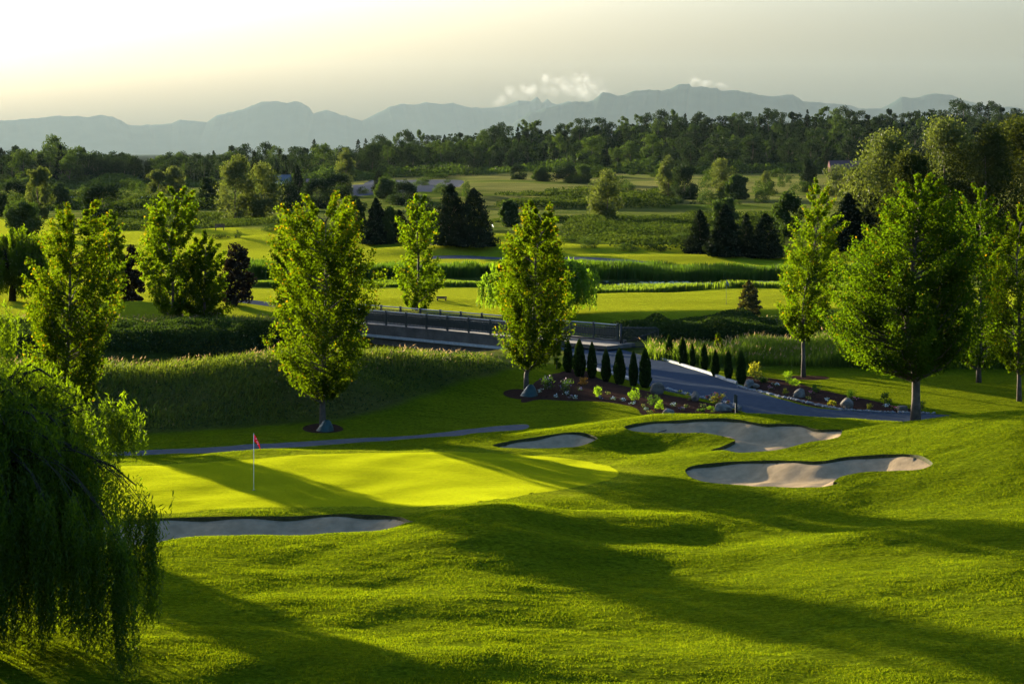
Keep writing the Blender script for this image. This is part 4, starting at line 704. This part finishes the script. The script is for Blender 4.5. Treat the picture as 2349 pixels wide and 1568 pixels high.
# ------------------------------------------------------------------ bridge
M_rail = plain('painted_dark_steel', (.012, .022, .020), .45, var=.2, spec=.5)
M_railtop = plain('sunlit_metal_rail', (.26, .25, .22), .4, metal=.3, var=.2)  # handrail colour made paler to imitate sunlight along the top
M_conc = plain('weathered_concrete', (.10, .078, .058), .9, var=.35, vs=1.3, bump=.01, bs=12)
M_white = plain('white_paint', (.7, .7, .68), .6, var=.1)
M_black = plain('black_steel', (.01, .01, .01), .5, var=.1)
BD = np.array([-.7071, .7071]); BN = np.array([-.7071, -.7071])      # along the bridge (away), towards its near side
B0 = np.array([6.73, 139.3]); BZ = .32                                # gate end of the far rail
rb = link('footbridge', None, None, (B0[0], B0[1], BZ)); prop(rb, 'long cart bridge with dark picket railings over the overgrown slough', 'bridge')
LB, WB = 31.0, 2.9
def bp(s, n, z): q = BD*s+BN*n; return (q[0], q[1], z)
def bbox(m, s0, s1, n0, n1, z0, z1):
    v = [bp(s, n, z) for z in (z0, z1) for s, n in ((s0, n0), (s1, n0), (s1, n1), (s0, n1))]
    m.add(v, [(0, 3, 2, 1), (4, 5, 6, 7), (0, 1, 5, 4), (1, 2, 6, 5), (2, 3, 7, 6), (3, 0, 4, 7)])
m = MB(); bbox(m, -2.2, LB, .0, WB, -.22, .03); m.build('deck', M_conc, rb)
m = MB(); bbox(m, -1.2, LB, -.25, -.003, -.55, .16); m.build('far_parapet', M_conc, rb)
m = MB()
for k in range(11): bbox(m, 1.6+k*2.7, 1.6+k*2.7+2.68, WB+.003, WB+.28, -.62, .13)
m.build('near_parapet', M_conc, rb)
m = MB(); bbox(m, 1.5, LB, WB+.05, WB+.42, -.80, -.625); m.build('pipe_ledge', plain('pale_pipe_paint', (.38, .36, .33), .7), rb)
m = MB(); bbox(m, 1.5, LB, WB-.2, WB+.2, -1.35, -.81); bbox(m, 1.5, LB, .2, .6, -1.35, -.24); m.build('girder', M_conc, rb)
m = MB()
for s in (3.2, 12.5, 22): bbox(m, s, s+.7, .1, WB+.1, -4.2, -1.36)
m.build('pier', M_conc, rb)
for side, n, s0, z0 in (('far', .0, -.6, .16), ('near', WB+.14, 2.0, .13)):
    ng = int((LB-s0)/2.2)
    for k in range(ng+1):
        s = s0+k*2.2; m = MB(); bbox(m, s-.055, s+.055, n-.055-.0, n+.055, z0, z0+1.06); bbox(m, s-.075, s+.075, n-.075, n+.075, z0+1.061, z0+1.10); m.build('post', M_rail, rb)
        if k == ng: break
        m = MB(); bbox(m, s+.057, s+2.143, n-.03, n+.03, z0+.10, z0+.15); bbox(m, s+.057, s+2.143, n-.03, n+.03, z0+.80, z0+.85)
        for j in range(13):
            t = s+.17+j*.154; bbox(m, t-.02, t+.02, n-.02, n+.02, z0+.151, z0+.799); bbox(m, t-.055, t+.055, n-.023, n+.023, z0+.24, z0+.70)
        m.build('picket_panel', M_rail, rb)
    m = MB(); m.tube([bp(s0-.05, n, z0+1.0), bp(s0+ng*2.2+.05, n, z0+1.0)], .045, 8)
    m.build('handrail', M_railtop, rb)
# ------------------------------------------------------------------ field gate
gx, gd = X(1424, 137.5), 137.5; gz0 = h1(gx, gd)
rg = link('field_gate', None, None, (gx, gd, gz0)); prop(rg, 'open black tubular gate with crossed braces and wire mesh', 'gate')
m = MB(); m.tube([(0, 0, -.3), (0, 0, 1.62)], .075, 8); m.tube([(0, 0, 1.62), (0, 0, 1.68)], [.09, .02], 8); m.tube([(-.12, 0, -.02), (.12, 0, -.02)], .09, 8); m.build('gate_post', M_black, rg, True)
W_, H0, H1 = 2.5, .12, 1.42
fr = [(.12, 0, H0), (.12, 0, H1), (W_-.12, 0, H1-.02), (W_, 0, H1-.12), (W_, 0, H0+.12), (W_-.12, 0, H0), (.12, 0, H0)]
m = MB(); m.tube(fr, .04, 7); m.tube([(.14, 0, H0+.25), (W_-.04, 0, H1-.2)], .03, 6); m.tube([(W_*.5, 0, (H0+H1)/2+.05), (W_-.05, 0, H0+.12)], .03, 6); m.build('gate_frame', M_black, rg, True)
m = MB()
for k in range(34): x_ = .16+k*(W_-.22)/33; m.box((x_-.006, -.006, H0+.03), (x_+.006, .006, H1-.05))
for k in range(17): z_ = H0+.06+k*(H1-H0-.14)/16; m.box((.15, -.004, z_-.006), (W_-.05, .008, z_+.006))
m.build('wire_mesh', M_black, rg)
m = MB(); m.tube([(.0, -.03, .35), (.13, 0, .35)], .03, 6); m.tube([(.0, -.03, 1.25), (.13, 0, 1.25)], .03, 6); m.build('hinge', M_black, rg)
# ------------------------------------------------------------------ flags
M_gpole = plain('weathered_pole', (.16, .20, .18), .7, spec=0)
def flagstick(label, u, d, H, colr, left=False, cloth=(.36, .28), wave=1.0, mark=True):
    x = X(u, d); z0 = h1(x, d); r = link('golf_flag', None, None, (x, d, z0)); prop(r, label, 'flag', 'flagsticks on the greens')
    m = MB(); m.tube([(0, 0, -.05), (0, 0, H)], [.014, .010], 8); m.tube([(0, 0, H), (0, 0, H+.03)], [.016, .004], 8); m.build('pole', M_white if d < 100 else M_gpole, r, True)
    m = MB(); m.tube([(0, 0, .002), (0, 0, .012)], [.07, .065], 14); m.build('cup', M_black, r)
    n, mm = 14, 10; v = []
    for j in range(mm+1):
        for i in range(n+1):
            a, b = i/n, j/mm; X_ = a*cloth[0]*(.62+.1*b); drop = a*a*.30+a*.10
            v.append(((-1 if left else 1)*X_, .05*math.sin(a*7+b*2)*wave*a, H-.02-b*cloth[1]*(1-.12*a)-drop))
    q = np.arange((n+1)*(mm+1)).reshape(mm+1, n+1); f = np.stack([q[:-1, :-1], q[:-1, 1:], q[1:, 1:], q[1:, :-1]], -1).reshape(-1, 4)
    mt, t, o = newmat('flag_cloth'); dd = N(t, 'BsdfDiffuse'); dd.inputs[0].default_value = (*colr, 1); tt = N(t, 'BsdfTranslucent'); tt.inputs[0].default_value = (*colr, 1); mx = N(t, 'MixShader'); L(t, dd.outputs[0], mx.inputs[1]); L(t, tt.outputs[0], mx.inputs[2]); L(t, mx.outputs[0], o.inputs[0])
    cl = link('cloth', mesh('cloth', v, f, mt, True), r)
    if mark:                                       # small white club emblem patches
        mb = MB()
        for a0, b0, sx, sz in ((.42, .30, .035, .05), (.55, .52, .03, .045), (.70, .40, .03, .03), (.66, .72, .03, .035)):
            X_ = a0*cloth[0]*(.62+.1*b0); drop = a0*a0*.30+a0*.10; Zc = H-.02-b0*cloth[1]*(1-.12*a0)-drop; Y_ = .05*math.sin(a0*7+b0*2)*wave*a0-.008
            mb.box((X_-sx/2, Y_-.002, Zc-sz/2), (X_+sx/2, Y_+.001, Zc+sz/2))
        mb.build('emblem', M_white, cl)
    return r
flagstick('red flag with small white marks on a thin white pole, on the near green', 582, 79.85, 2.2, (.75, .012, .02))
flagstick('small navy flag on the green before the pond', 1666, unp([(1667, 697)], 150)[0][1], 2.1, (.01, .02, .05), mark=False)
flagstick('tiny pale flag on the farthest green beside the big dark cedars', 1128, unp([(1128, 545)], 150)[0][1], 2.1, (.7, .72, .72), mark=False)
# ------------------------------------------------------------------ small course things
x, d = unp([(1689, 940)], 97)[0]; d = 103.2; x = X(1689, d); z0 = h1(x, d); r = link('marker_post', None, None, (x, d, z0)); prop(r, 'slim dark marker post at the tip of the left flower bed', 'post')
m = MB(); m.box((-.055, -.045, -.2), (.055, .045, 1.02)); m.build('post', M_black, r); m = MB(); m.box((-.12, -.052, .62), (.0, -.0455, 1.06)); m.build('plate', M_rail, r)
def rake(label, p0, p1, dmax=99):
    a, b = unp([p0, p1], d1=dmax); dv = b-a; Ln = 1.65; ang = math.atan2(dv[1], dv[0]); za = h1(*a)-.30; r = link('bunker_rake', None, None, (a[0], a[1], za), ang); prop(r, label, 'rake', 'bunker rakes')
    m = MB(); m.tube([(0, 0, .06), (Ln, 0, .30)], .02, 6); m.build('handle', M_black, r); m = MB(); m.box((-.03, -.36, .02), (.03, .36, .085))
    for k in range(13): m.box((-.012, -.34+k*.0567-.01, -.05), (.012, -.34+k*.0567+.01, .02))
    m.build('rake_head', M_black, r)
rake('black rake lying on the sand of the upper bunker', zm(1300, 820, [(1270, 995)], 3.915)[0], zm(1300, 820, [(1390, 948)], 3.915)[0])
rake('black rake lying on the turf tongue of the lower right bunker', zm(1700, 700, [(1200, 1311)])[0], zm(1700, 700, [(1390, 1303)])[0])
def smallbox(name, label, u, v, w_, h_, mt, d0=150):
    x, d = unp([(u, v)], d0)[0]; r = link(name, None, None, (x, d, h1(x, d))); prop(r, label, 'bench')
    m = MB(); m.box((-w_/2, -.2, h_*.45), (w_/2, .2, h_*.58)); m.box((-w_/2, .17, h_*.6), (w_/2, .23, h_)); m.build('seat', mt, r)
    for sx in (-1, 1):
        m = MB(); m.box((sx*w_*.4-.05, -.18, -.05), (sx*w_*.4+.05, .18, h_*.445)); m.build('leg', mt, r)
M_wood = plain('stained_wood', (.06, .035, .02), .7, var=.3, vs=8)
smallbox('tee_bench', 'low dark bench on the near fairway behind the bridge', 1013, 689, .9, .35, M_wood); smallbox('tee_bench', 'dark bench on the far tee left of the golden maple', 504, 528, 1.6, 1.0, M_wood)
# tree watering bags
M_bag = plain('green_vinyl_bag', (.018, .045, .038), .5, var=.3, vs=4, bump=.01, bs=12, spec=.2)
def bag(label, u, d, W_, H_):
    x = X(u, d); g_ = np.random.default_rng(int(u)); n, mm = 18, 9; v = []
    for j in range(mm+1):
        t = j/mm
        for i in range(n):
            a = i*2*math.pi/n; r_ = (W_/2)*(1-t)**.75*(1+.1*math.sin(a*3+t*2)+.05*g_.normal())+.1*t; v.append((r_*math.cos(a)*(1.0 if t else 1.05)+.12*t*W_, r_*math.sin(a)*.85, H_*t))
    q = np.arange(n*(mm+1)).reshape(mm+1, n); f = np.stack([q[:-1], np.roll(q[:-1], -1, 1), np.roll(q[1:], -1, 1), q[1:]], -1).reshape(-1, 4)
    prop(link('watering_bag', mesh('watering_bag', v, f, M_bag, True), None, (x, d, h1(x, d)-.02)), label, 'tree bag', 'green watering bags')
bag('slumped green watering bag at the foot of the oval golden maple', 745, 99.7, .85, .55); bag('tent-like green watering bag at the foot of the maple by the bridge', 1213, 110.6, .95, .62)
# ------------------------------------------------------------------ cedar columns
def thuja_me(seed):
    g_ = np.random.default_rng(seed); n = 5200; t = g_.random(n)**.85; ph = g_.uniform(0, 6.283, n); prof = .33*np.minimum(1, .6+2.0*t)*(1-t**2.6)**.8
    r = prof*(.72+.34*g_.random(n))*(1+.10*np.sin(ph*4+t*14+seed)); c = np.stack([r*np.cos(ph), r*np.sin(ph), .05+t*2.0], 1)
    a = np.stack([np.cos(ph)*.35, np.sin(ph)*.35, np.ones(n)], 1)+g_.normal(size=(n, 3))*.18; a /= np.linalg.norm(a, axis=1)[:, None]
    b = np.cross(a, g_.normal(size=(n, 3))); b /= np.linalg.norm(b, axis=1)[:, None]; s = g_.uniform(.07, .15, n)[:, None]
    v = np.stack([c-a*s*.5, c+b*s*.22, c+a*s*.6, c-b*s*.22], 1).reshape(-1, 3)
    return mesh('foliage', v, np.arange(4*n).reshape(n, 4), M_thuja, False, attrs={'rnd': g_.random(n), 'tip': np.clip((t-.75)*3, 0, 1)*g_.random(n)})
TH = [thuja_me(s) for s in (1, 2, 3)]
m = MB(); z = np.linspace(-.1, 1.9, 9); m.tube(np.c_[np.zeros(9), np.zeros(9), z], .24*np.sin(np.pi*np.clip(.2+.78*z/2, .02, .98)**.6)**.8, 8); CORE = m.me('stem', M_conif, True)  # solid dark body filling the inside of the column foliage
r1 = zip([1303, 1329, 1358, 1390, 1421, 1453, 1480], [778, 778, 784, 800, 798, 805, 797], [853, 862.6, 866, 874, 880, 884.5, 888.5])
r2 = zip([1535, 1565.6, 1588, 1615, 1640.5, 1671, 1700], [767.7, 773.6, 787.6, 787.6, 801.6, 803, 803], [827, 837, 841.5, 851, 862.6, 872, 880])
ORD = ['first', 'second', 'third', 'fourth', 'fifth', 'sixth', 'last']
for row, nm in ((r1, 'row left of the road, in front of it'), (r2, 'row beyond the road kerb')):
    for k, (u, vt, vb) in enumerate(row):
        d = unp([(u, vb)], 98)[0][1]; x = X(u, d); z0 = h1(x, d); H = Zat(vt, d)-z0; r = link('cedar_column', None, None, (x, d, z0)); prop(r, f'{ORD[k]} slim columnar cedar from the left in the {nm}', 'shrub', f'columnar cedars in the {nm}')
        s = H/2.08; sw = s*(.95+.12*math.sin(k*2.1)); link('foliage', TH[k % 3], r, rz=k*1.3+u, sc=(sw, sw, s)); link('stem', CORE, r, sc=(sw*.85, sw*.85, s*.96))
# ------------------------------------------------------------------ boulders, kerbs, edging stones
def rock_mat(name, c): return plain(name, c, .9, var=.45, vs=3.5, bump=.04, bs=7, spec=0)
M_rock = rock_mat('granite', (.15, .135, .115)); M_rock2 = rock_mat('brown_granite', (.13, .105, .08)); M_edge = plain('edging_cobble', (.17, .165, .16), .85, var=.4, vs=5)
def rock_me(seed, mat, sub_=3, box=False):
    import bmesh
    from mathutils import noise as mn
    bm = bmesh.new(); bmesh.ops.create_icosphere(bm, subdivisions=sub_, radius=1); g_ = random.Random(seed); pl = [(Vector((g_.gauss(0, 1), g_.gauss(0, 1), g_.gauss(0, .8))).normalized(), g_.uniform(.62, .9)) for _ in range(11)]
    if box: pl = [(Vector(a), .72) for a in ((1, 0, 0), (-1, 0, 0), (0, 1, 0), (0, -1, 0), (0, 0, 1))]
    for v in bm.verts:
        for n_, dd in pl:
            k = v.co.dot(n_)-dd
            if k > 0: v.co -= n_*k*.85
        v.co += v.co.normalized()*mn.noise(v.co*2.1+Vector((seed, 0, 0)))*.09
    me_ = bpy.data.meshes.new('boulder'); bm.to_mesh(me_); bm.free(); me_.materials.append(mat); return me_
z8 = lambda *p: zm(1300, 820, p, 3.915); z6 = lambda *p: zm(1700, 700, p)
bl = [('large brown boulder between the last cedar column and the road', z8((1350, 645))[0], 33, 27, M_rock2), ('upright pale boulder at the road edge of the left bed', z8((1718, 712))[0], 23, 22, M_rock), ('white-faced boulder low at the front of the left bed', z8((1455, 855))[0], 32, 17, M_rock), ('wide grey boulder beside the marker post', z8((1985, 812))[0], 46, 18, M_rock),
      ('long grey boulder at the head of the right bed', z6((478, 735))[0], 32, 19, M_rock), ('brownish boulder leaning on the long grey one', z6((520, 738))[0], 20, 12, M_rock2), ('pale wedge shaped boulder in the middle of the right bed', z6((815, 800))[0], 32, 20, M_rock), ('rounded grey boulder nearer the thick trunked maple', z6((1140, 872))[0], 36, 22, M_rock), ('squared block of stone left of the thick maple trunk', z6((1520, 896))[0], 27, 15, M_rock2), ('small boulder just right of the marker post', z8((2150, 806))[0], 14, 12, M_rock)]
for k, (lab, (u, v), wp_, hp, mt) in enumerate(bl):
    d = unp([(u, v)], 98)[0][1]; x = X(u, d); W_ = wp_*d/F; H_ = hp*d/F
    o = link('boulder', rock_me(k+3, mt, box='squared' in lab), None, (x, d+W_*.2, h1(x, d)+H_*.34), rz=k*1.1 if 'squared' not in lab else .2, sc=(W_*.54, W_*.44, H_*.70)); prop(o, lab, 'boulder', 'boulders in the flower beds')
ST = [rock_me(50+k, M_edge, 1) for k in range(4)]
def stones(line, n, label, group, sz=.11):
    L_ = unp(line, 98); seg_ = np.r_[0, np.cumsum(np.hypot(*np.diff(L_, axis=0).T))]; g_ = np.random.default_rng(n)
    for k in range(n):
        s = seg_[-1]*(k+.5)/n; x = np.interp(s, seg_, L_[:, 0])+g_.normal()*.03; d = np.interp(s, seg_, L_[:, 1])+g_.normal()*.04; q = sz*g_.uniform(.75, 1.25)
        o = link('edging_stone', ST[k % 4], None, (x, d, h1(x, d)+q*.25), rz=g_.uniform(0, 6), sc=(q*1.2, q, q*.7)); prop(o, label, 'stone', group)
stones(z6((395, 724), (450, 742), (560, 765), (700, 800), (850, 832), (980, 862), (1100, 885), (1250, 895), (1400, 902), (1550, 908), (1745, 910)), 105, 'rounded grey edging stone between the road and the right flower bed', 'edging stones of the right bed')
stones(z8((1420, 590), (1540, 622), (1660, 655), (1780, 680), (1860, 697), (1990, 718), (2100, 750), (2165, 790)), 34, 'rounded grey edging stone along the road side of the left flower bed', 'edging stones of the left bed')
M_kerb = plain('kerb_concrete', (.26, .27, .27), .85, var=.25, vs=3)
def kerb(pts, w_=.16, h_=.13, off=0):
    c = unp(pts, 98); c = np.array([c[i]*(1-t)+c[i+1]*t for i in range(len(c)-1) for t in np.arange(8)/8]+[c[-1]]); tg = np.gradient(c, axis=0); tg /= np.linalg.norm(tg, axis=1)[:, None]; nn = np.c_[-tg[:, 1], tg[:, 0]]*w_/2
    z = hfun(c[:, 0], c[:, 1]); n = len(c); v = np.vstack([np.c_[c+nn, z-.1], np.c_[c+nn, z+h_], np.c_[c-nn, z+h_], np.c_[c-nn, z-.1]]); f = []
    for i in range(n-1):
        for k in range(4): a, b = k*n+i, ((k+1) % 4)*n+i; f.append((a, a+1, b+1, b))
    f += [(0, n, 2*n, 3*n), (n-1, 4*n-1, 3*n-1, 2*n-1)]; prop(link('kerb', mesh('kerb', v, np.array(f), M_kerb)), kind='structure')
kerb([(1500, 821), (1530, 828), (1560, 836.5), (1600, 849), (1645, 864), (1692, 880)]); kerb([(1318, 832), (1345, 842), (1380, 852), (1415, 861), (1450, 872)])
# ------------------------------------------------------------------ bed plants
PM = {k: leafmat(k+'_leaves', a, b, None, .45, (2.2, 2.2, .5)) for k, a, b in (('bright_shrub', (.08, .15, .012), (.16, .24, .02)), ('dark_shrub', (.018, .04, .012), (.04, .075, .018)), ('gold_shrub', (.12, .13, .02), (.22, .20, .03)), ('rusty_shrub', (.12, .06, .02), (.20, .11, .03)))}
FM = {k: plain(k+'_petals', c, .7, var=.15) for k, c in (('white', (.75, .75, .72)), ('pink', (.55, .16, .25)), ('lilac', (.34, .22, .36)), ('red', (.45, .03, .03)), ('yellow', (.6, .42, .05)))}
def plant(name, label, uv, wp_, hp, leaf_, flower, seed, n=420, cat='shrub', group=None):
    g_ = np.random.default_rng(seed); d = unp([uv], 97.5)[0][1]; x = X(uv[0], d); W_, H_ = wp_*d/F, hp*d/F; r = link(name, None, None, (x, d, h1(x, d))); prop(r, label, cat, group)
    k = 12; cc = np.c_[g_.normal(size=(k, 2))*W_*.22, g_.uniform(.15, .85, k)*H_]; p = np.repeat(cc, n//k, 0)+g_.normal(size=(n//k*k, 3))*[W_*.12, W_*.12, H_*.12]; p[:, 2] = np.clip(p[:, 2], .02, H_*1.05)
    v, f = quads(p, max(.05, W_*.14), .6, g=g_); link('leaves', mesh('leaves', v, f, PM[leaf_], False, attrs={'rnd': g_.random(len(f))}), r)
    if name not in ('flower',): m = MB(); [m.tube([(0, 0, -.05), (a[0]*.6, a[1]*.6, a[2]*.8)], .008, 4, False) for a in cc[:6]]; m.build('stems', M_bark, r)
    if flower:
        q = cc[g_.integers(0, k, 46 if name != 'flower' else 26)]+g_.normal(size=(46 if name != 'flower' else 26, 3))*[W_*.16, W_*.16, H_*.13]; q[:, 2] = np.clip(q[:, 2]+H_*.12, .05, H_*1.15)
        v, f = quads(q, max(.06, W_*.13), 1.0, g=g_); link('blossoms', mesh('blossoms', v, f, FM[flower]), r)
SH = 'shrubs in the flower beds'; FL = 'flower clumps in the beds'
for i, (lab, uv, wp_, hp, lf, fl) in enumerate([
    ('fresh green shrub below the third cedar column', z8((760, 665))[0], 22, 25, 'bright_shrub', None), ('brightest lime shrub below the fifth cedar column', z8((1112, 705))[0], 22, 27, 'bright_shrub', None), ('lime shrub with broad leaves in front of the large brown boulder', z8((1360, 792))[0], 20, 20, 'bright_shrub', None),
    ('dark shrub just under the large brown boulder', z8((1310, 755))[0], 24, 24, 'dark_shrub', None), ('yellow-green shrub with red blooms left of the marker post', z8((1925, 750))[0], 26, 26, 'gold_shrub', 'red'), ('pink-purple flowering shrub in the left half of the left bed', z8((455, 640))[0], 24, 32, 'dark_shrub', 'lilac'),
    ('lilac flowering shrub nearest the maple by the bridge', z8((268, 600))[0], 28, 31, 'dark_shrub', 'lilac'), ('rusty orange leaved shrub below the second cedar column', z8((612, 555))[0], 20, 17, 'rusty_shrub', None), ('low grass green mound in front of the wide grey boulder', z8((1868, 815))[0], 16, 12, 'bright_shrub', None), ('low dark green mound in front of the beds edge', z8((1780, 828))[0], 18, 10, 'dark_shrub', None),
    ('tall yellow-green shrub at the top of the right bed', z6((517, 665))[0], 32, 34, 'gold_shrub', None), ('upper bright shrub behind the pale wedge boulder', z6((742, 700))[0], 18, 26, 'bright_shrub', None), ('lower bright shrub behind the pale wedge boulder', z6((772, 722))[0], 20, 20, 'bright_shrub', None), ('single lime shrub above the rounded grey boulder', z6((1160, 808))[0], 20, 21, 'bright_shrub', None),
    ('dull green shrub halfway between rounded boulder and squared block', z6((1400, 845))[0], 24, 26, 'dark_shrub', None), ('low green shrub right beside the thick maple trunk', z6((1655, 885))[0], 16, 24, 'dark_shrub', None), ('dark loose shrub behind the pink flowers of the right bed', z6((925, 765))[0], 22, 18, 'dark_shrub', None), ('small tan shrub near the end of the right bed', z6((1297, 880))[0], 14, 13, 'gold_shrub', None), ('golden low shrub left of the rounded grey boulder', z6((1043, 852))[0], 18, 11, 'gold_shrub', None), ('small olive shrub left of the pale wedge boulder', z6((722, 775))[0], 12, 12, 'gold_shrub', None), ('dark shrub mound behind the long grey boulder', z6((560, 700))[0], 24, 16, 'dark_shrub', None)]):
    plant('shrub', lab, uv, wp_, hp, lf, fl, 200+i, group=SH)
fl = [((545, 695), 'white'), ((500, 685), 'lilac'), ((910, 705), 'white'), ((1020, 715), 'white'), ((1105, 748), 'white'), ((1205, 775), 'yellow'), ((190, 630), 'white'), ((455, 655), 'white'), ((790, 695), 'lilac'), ((1510, 765), 'white'), ((1590, 800), 'lilac'), ((1640, 665), 'yellow'), ((1655, 705), 'pink'), ((1830, 695), 'red'), ((2040, 738), 'red'), ((1270, 840), 'yellow'), ((1305, 830), 'red'), ((1235, 805), 'white'), ((860, 650), 'yellow'), ((1625, 780), 'yellow'), ((1560, 640), 'yellow'), ((350, 680), 'white'), ((590, 610), 'lilac'), ((1790, 775), 'yellow')]
fr_ = [((620, 745), 'pink'), ((655, 725), 'white'), ((892, 778), 'pink'), ((1005, 825), 'white'), ((1190, 820), 'pink'), ((1407, 865), 'white'), ((1450, 880), 'red'), ((885, 815), 'yellow'), ((540, 655), 'yellow'), ((1480, 885), 'pink')]
for i, (p_, c_) in enumerate(fl): plant('flower', f'clump of {c_} flowers low in the dark mulch of the left bed', z8(p_)[0], 11, 8, 'dark_shrub', c_, 300+i, 90, 'flowers', FL)
for i, (p_, c_) in enumerate(fr_): plant('flower', f'clump of {c_} flowers low in the dark mulch of the right bed', z6(p_)[0], 13, 8, 'dark_shrub', c_, 340+i, 90, 'flowers', FL)
# leafy sapling hanging beside the maple by the bridge, sapling in the right-hand grass
tree('leafy_sapling', 'narrow bright sapling left of the first cedar column', 1277, 121, 782, 26, 'tall', M_maple_l, .13, 1300, None, 91, base=.06, clumps=26)
tree('leafy_sapling', 'small bright sapling behind the fourth and fifth cedar columns beyond the road', 1649, 128, 762, 24, 'tall', M_maple_l, .13, 900, None, 92, base=.1, clumps=18)
# ------------------------------------------------------------------ distant buildings
def house(name, label, u, d, w_, dp, h_, rh, wc, rc, z_=None, flat=False):
    x = X(u, d); z0 = h1(x, d) if z_ is None else z_; r = link(name, None, None, (x, d, z0-.3)); prop(r, label, 'building')
    m = MB(); m.box((-w_/2, -dp/2, 0), (w_/2, dp/2, h_)); m.build('wall', plain('wall_paint', wc, .8, var=.1, spec=0), r)
    m = MB(); e = .3; v = [(-w_/2-e, -dp/2-e, h_+.003), (w_/2+e, -dp/2-e, h_+.003), (w_/2+e, dp/2+e, h_+.003), (-w_/2-e, dp/2+e, h_+.003), (-w_/2-e, 0, h_+rh), (w_/2+e, 0, h_+rh)]
    m.add(v, [(0, 3, 2, 1), (0, 1, 5, 4), (2, 3, 4, 5)], [(0, 4, 3), (1, 2, 5)]); m.build('roof', plain('roof_sheet', rc, .8, var=.15, spec=0), r)
    n = max(2, int(w_/3.5))
    for k in range(n):
        m = MB(); xx = -w_/2+w_*(k+.5)/n; m.box((xx-.5, -dp/2-.06, h_*.4), (xx+.5, -dp/2-.004, h_*.4+1.1)); m.build('window', M_black, r)
house('farmhouse', 'small pale blue-white house before the left centre wood', 643, 690, 6.5, 6, 3.0, 2.2, (.45, .46, .46), (.10, .11, .12)); house('greenhouse', 'long low white roofed shed beneath the far left wood', 182, 560, 9.0, 5, 1.0, .5, (.5, .52, .52), (.75, .78, .8)); house('greenhouse', 'shorter white roofed shed right of the far left wood', 328, 560, 3.2, 5, 1.0, .5, (.5, .52, .52), (.75, .78, .8))
house('barn', 'pinkish roofed barn half hidden on the right slope', 1945, 735, 13, 8, 4.0, 3.0, (.05, .04, .04), (.10, .06, .06)); house('shed', 'dark reddish shed row beyond the gravel lot', 745, 700, 12, 5, 2.4, 1.4, (.12, .08, .07), (.18, .12, .11))
# ------------------------------------------------------------------ clouds
mt, t, o = newmat('cloud_vapour'); dd = N(t, 'BsdfDiffuse'); dd.inputs[0].default_value = (.9, .9, .9, 1); tt = N(t, 'BsdfTranslucent'); tt.inputs[0].default_value = (.9, .9, .9, 1); mx = N(t, 'MixShader'); L(t, dd.outputs[0], mx.inputs[1]); L(t, tt.outputs[0], mx.inputs[2])
tp = N(t, 'BsdfTransparent'); lw = N(t, 'LayerWeight', i_Blend=.5); m3 = N(t, 'MixShader'); nf = ramp(t, noise(t, .0022, 6, pos(t), .6), [(.35, (0, 0, 0)), (.65, (1, 1, 1))])
fa = ramp(t, lw.outputs['Facing'], [(.25, (1, 1, 1)), (.85, (0, 0, 0))]); ml = N(t, 'Math', operation='MULTIPLY'); L(t, fa, ml.inputs[0]); L(t, nf, ml.inputs[1]); m4 = N(t, 'Math', operation='MULTIPLY'); L(t, ml.outputs[0], m4.inputs[0]); m4.inputs[1].default_value = .035
L(t, m4.outputs[0], m3.inputs[0]); L(t, tp.outputs[0], m3.inputs[1]); L(t, mx.outputs[0], m3.inputs[2]); L(t, m3.outputs[0], o.inputs[0])
import bmesh
def cloud(label, puffs, dist=36000):
    bm = bmesh.new(); g_ = random.Random(len(puffs))
    from mathutils import noise as mn, Matrix
    for u, v, r_ in puffs:
        for k in range(4):
            c = Vector(((u+g_.uniform(-1, 1)*r_-CX)*dist/F, dist+g_.uniform(-400, 400), Zat(v+g_.uniform(-.5, .5)*r_, dist))); R_ = r_*dist/F*g_.uniform(.5, .95)
            rs = bmesh.ops.create_icosphere(bm, subdivisions=3, radius=R_)['verts']
            for w_ in rs: w_.co = w_.co*(1+.28*mn.noise(w_.co/R_*1.8+Vector((u, k, v))))+c
    me_ = bpy.data.meshes.new('cloud'); bm.to_mesh(me_); bm.free(); me_.materials.append(mt); me_.polygons.foreach_set('use_smooth', [True]*len(me_.polygons)); prop(link('cloud', me_), label, 'cloud', 'evening clouds over the ridge')
cloud('broad soft cloud bank behind the twin peaks', [(1150, 232, 16), (1180, 215, 18), (1205, 205, 16), (1235, 198, 16), (1262, 185, 16), (1280, 205, 20), (1310, 195, 22), (1335, 180, 14), (1360, 200, 20), (1330, 215, 20), (1390, 212, 14)])
cloud('small faint cloud puff right of the highest summit', [(1595, 186, 9), (1615, 190, 10), (1650, 192, 9), (1670, 198, 8)])
# maple added out of view at left, to shadow the foreground
maple('added unseen maple outside the left edge, put there to shadow the foreground', -330, 85, [(900, -345, -315), (820, -430, -250), (740, -440, -230), (650, -430, -240), (560, -400, -270), (480, -345, -320)], G1, 77, leaf=.3, nb=80, per=70, trunk=.14)
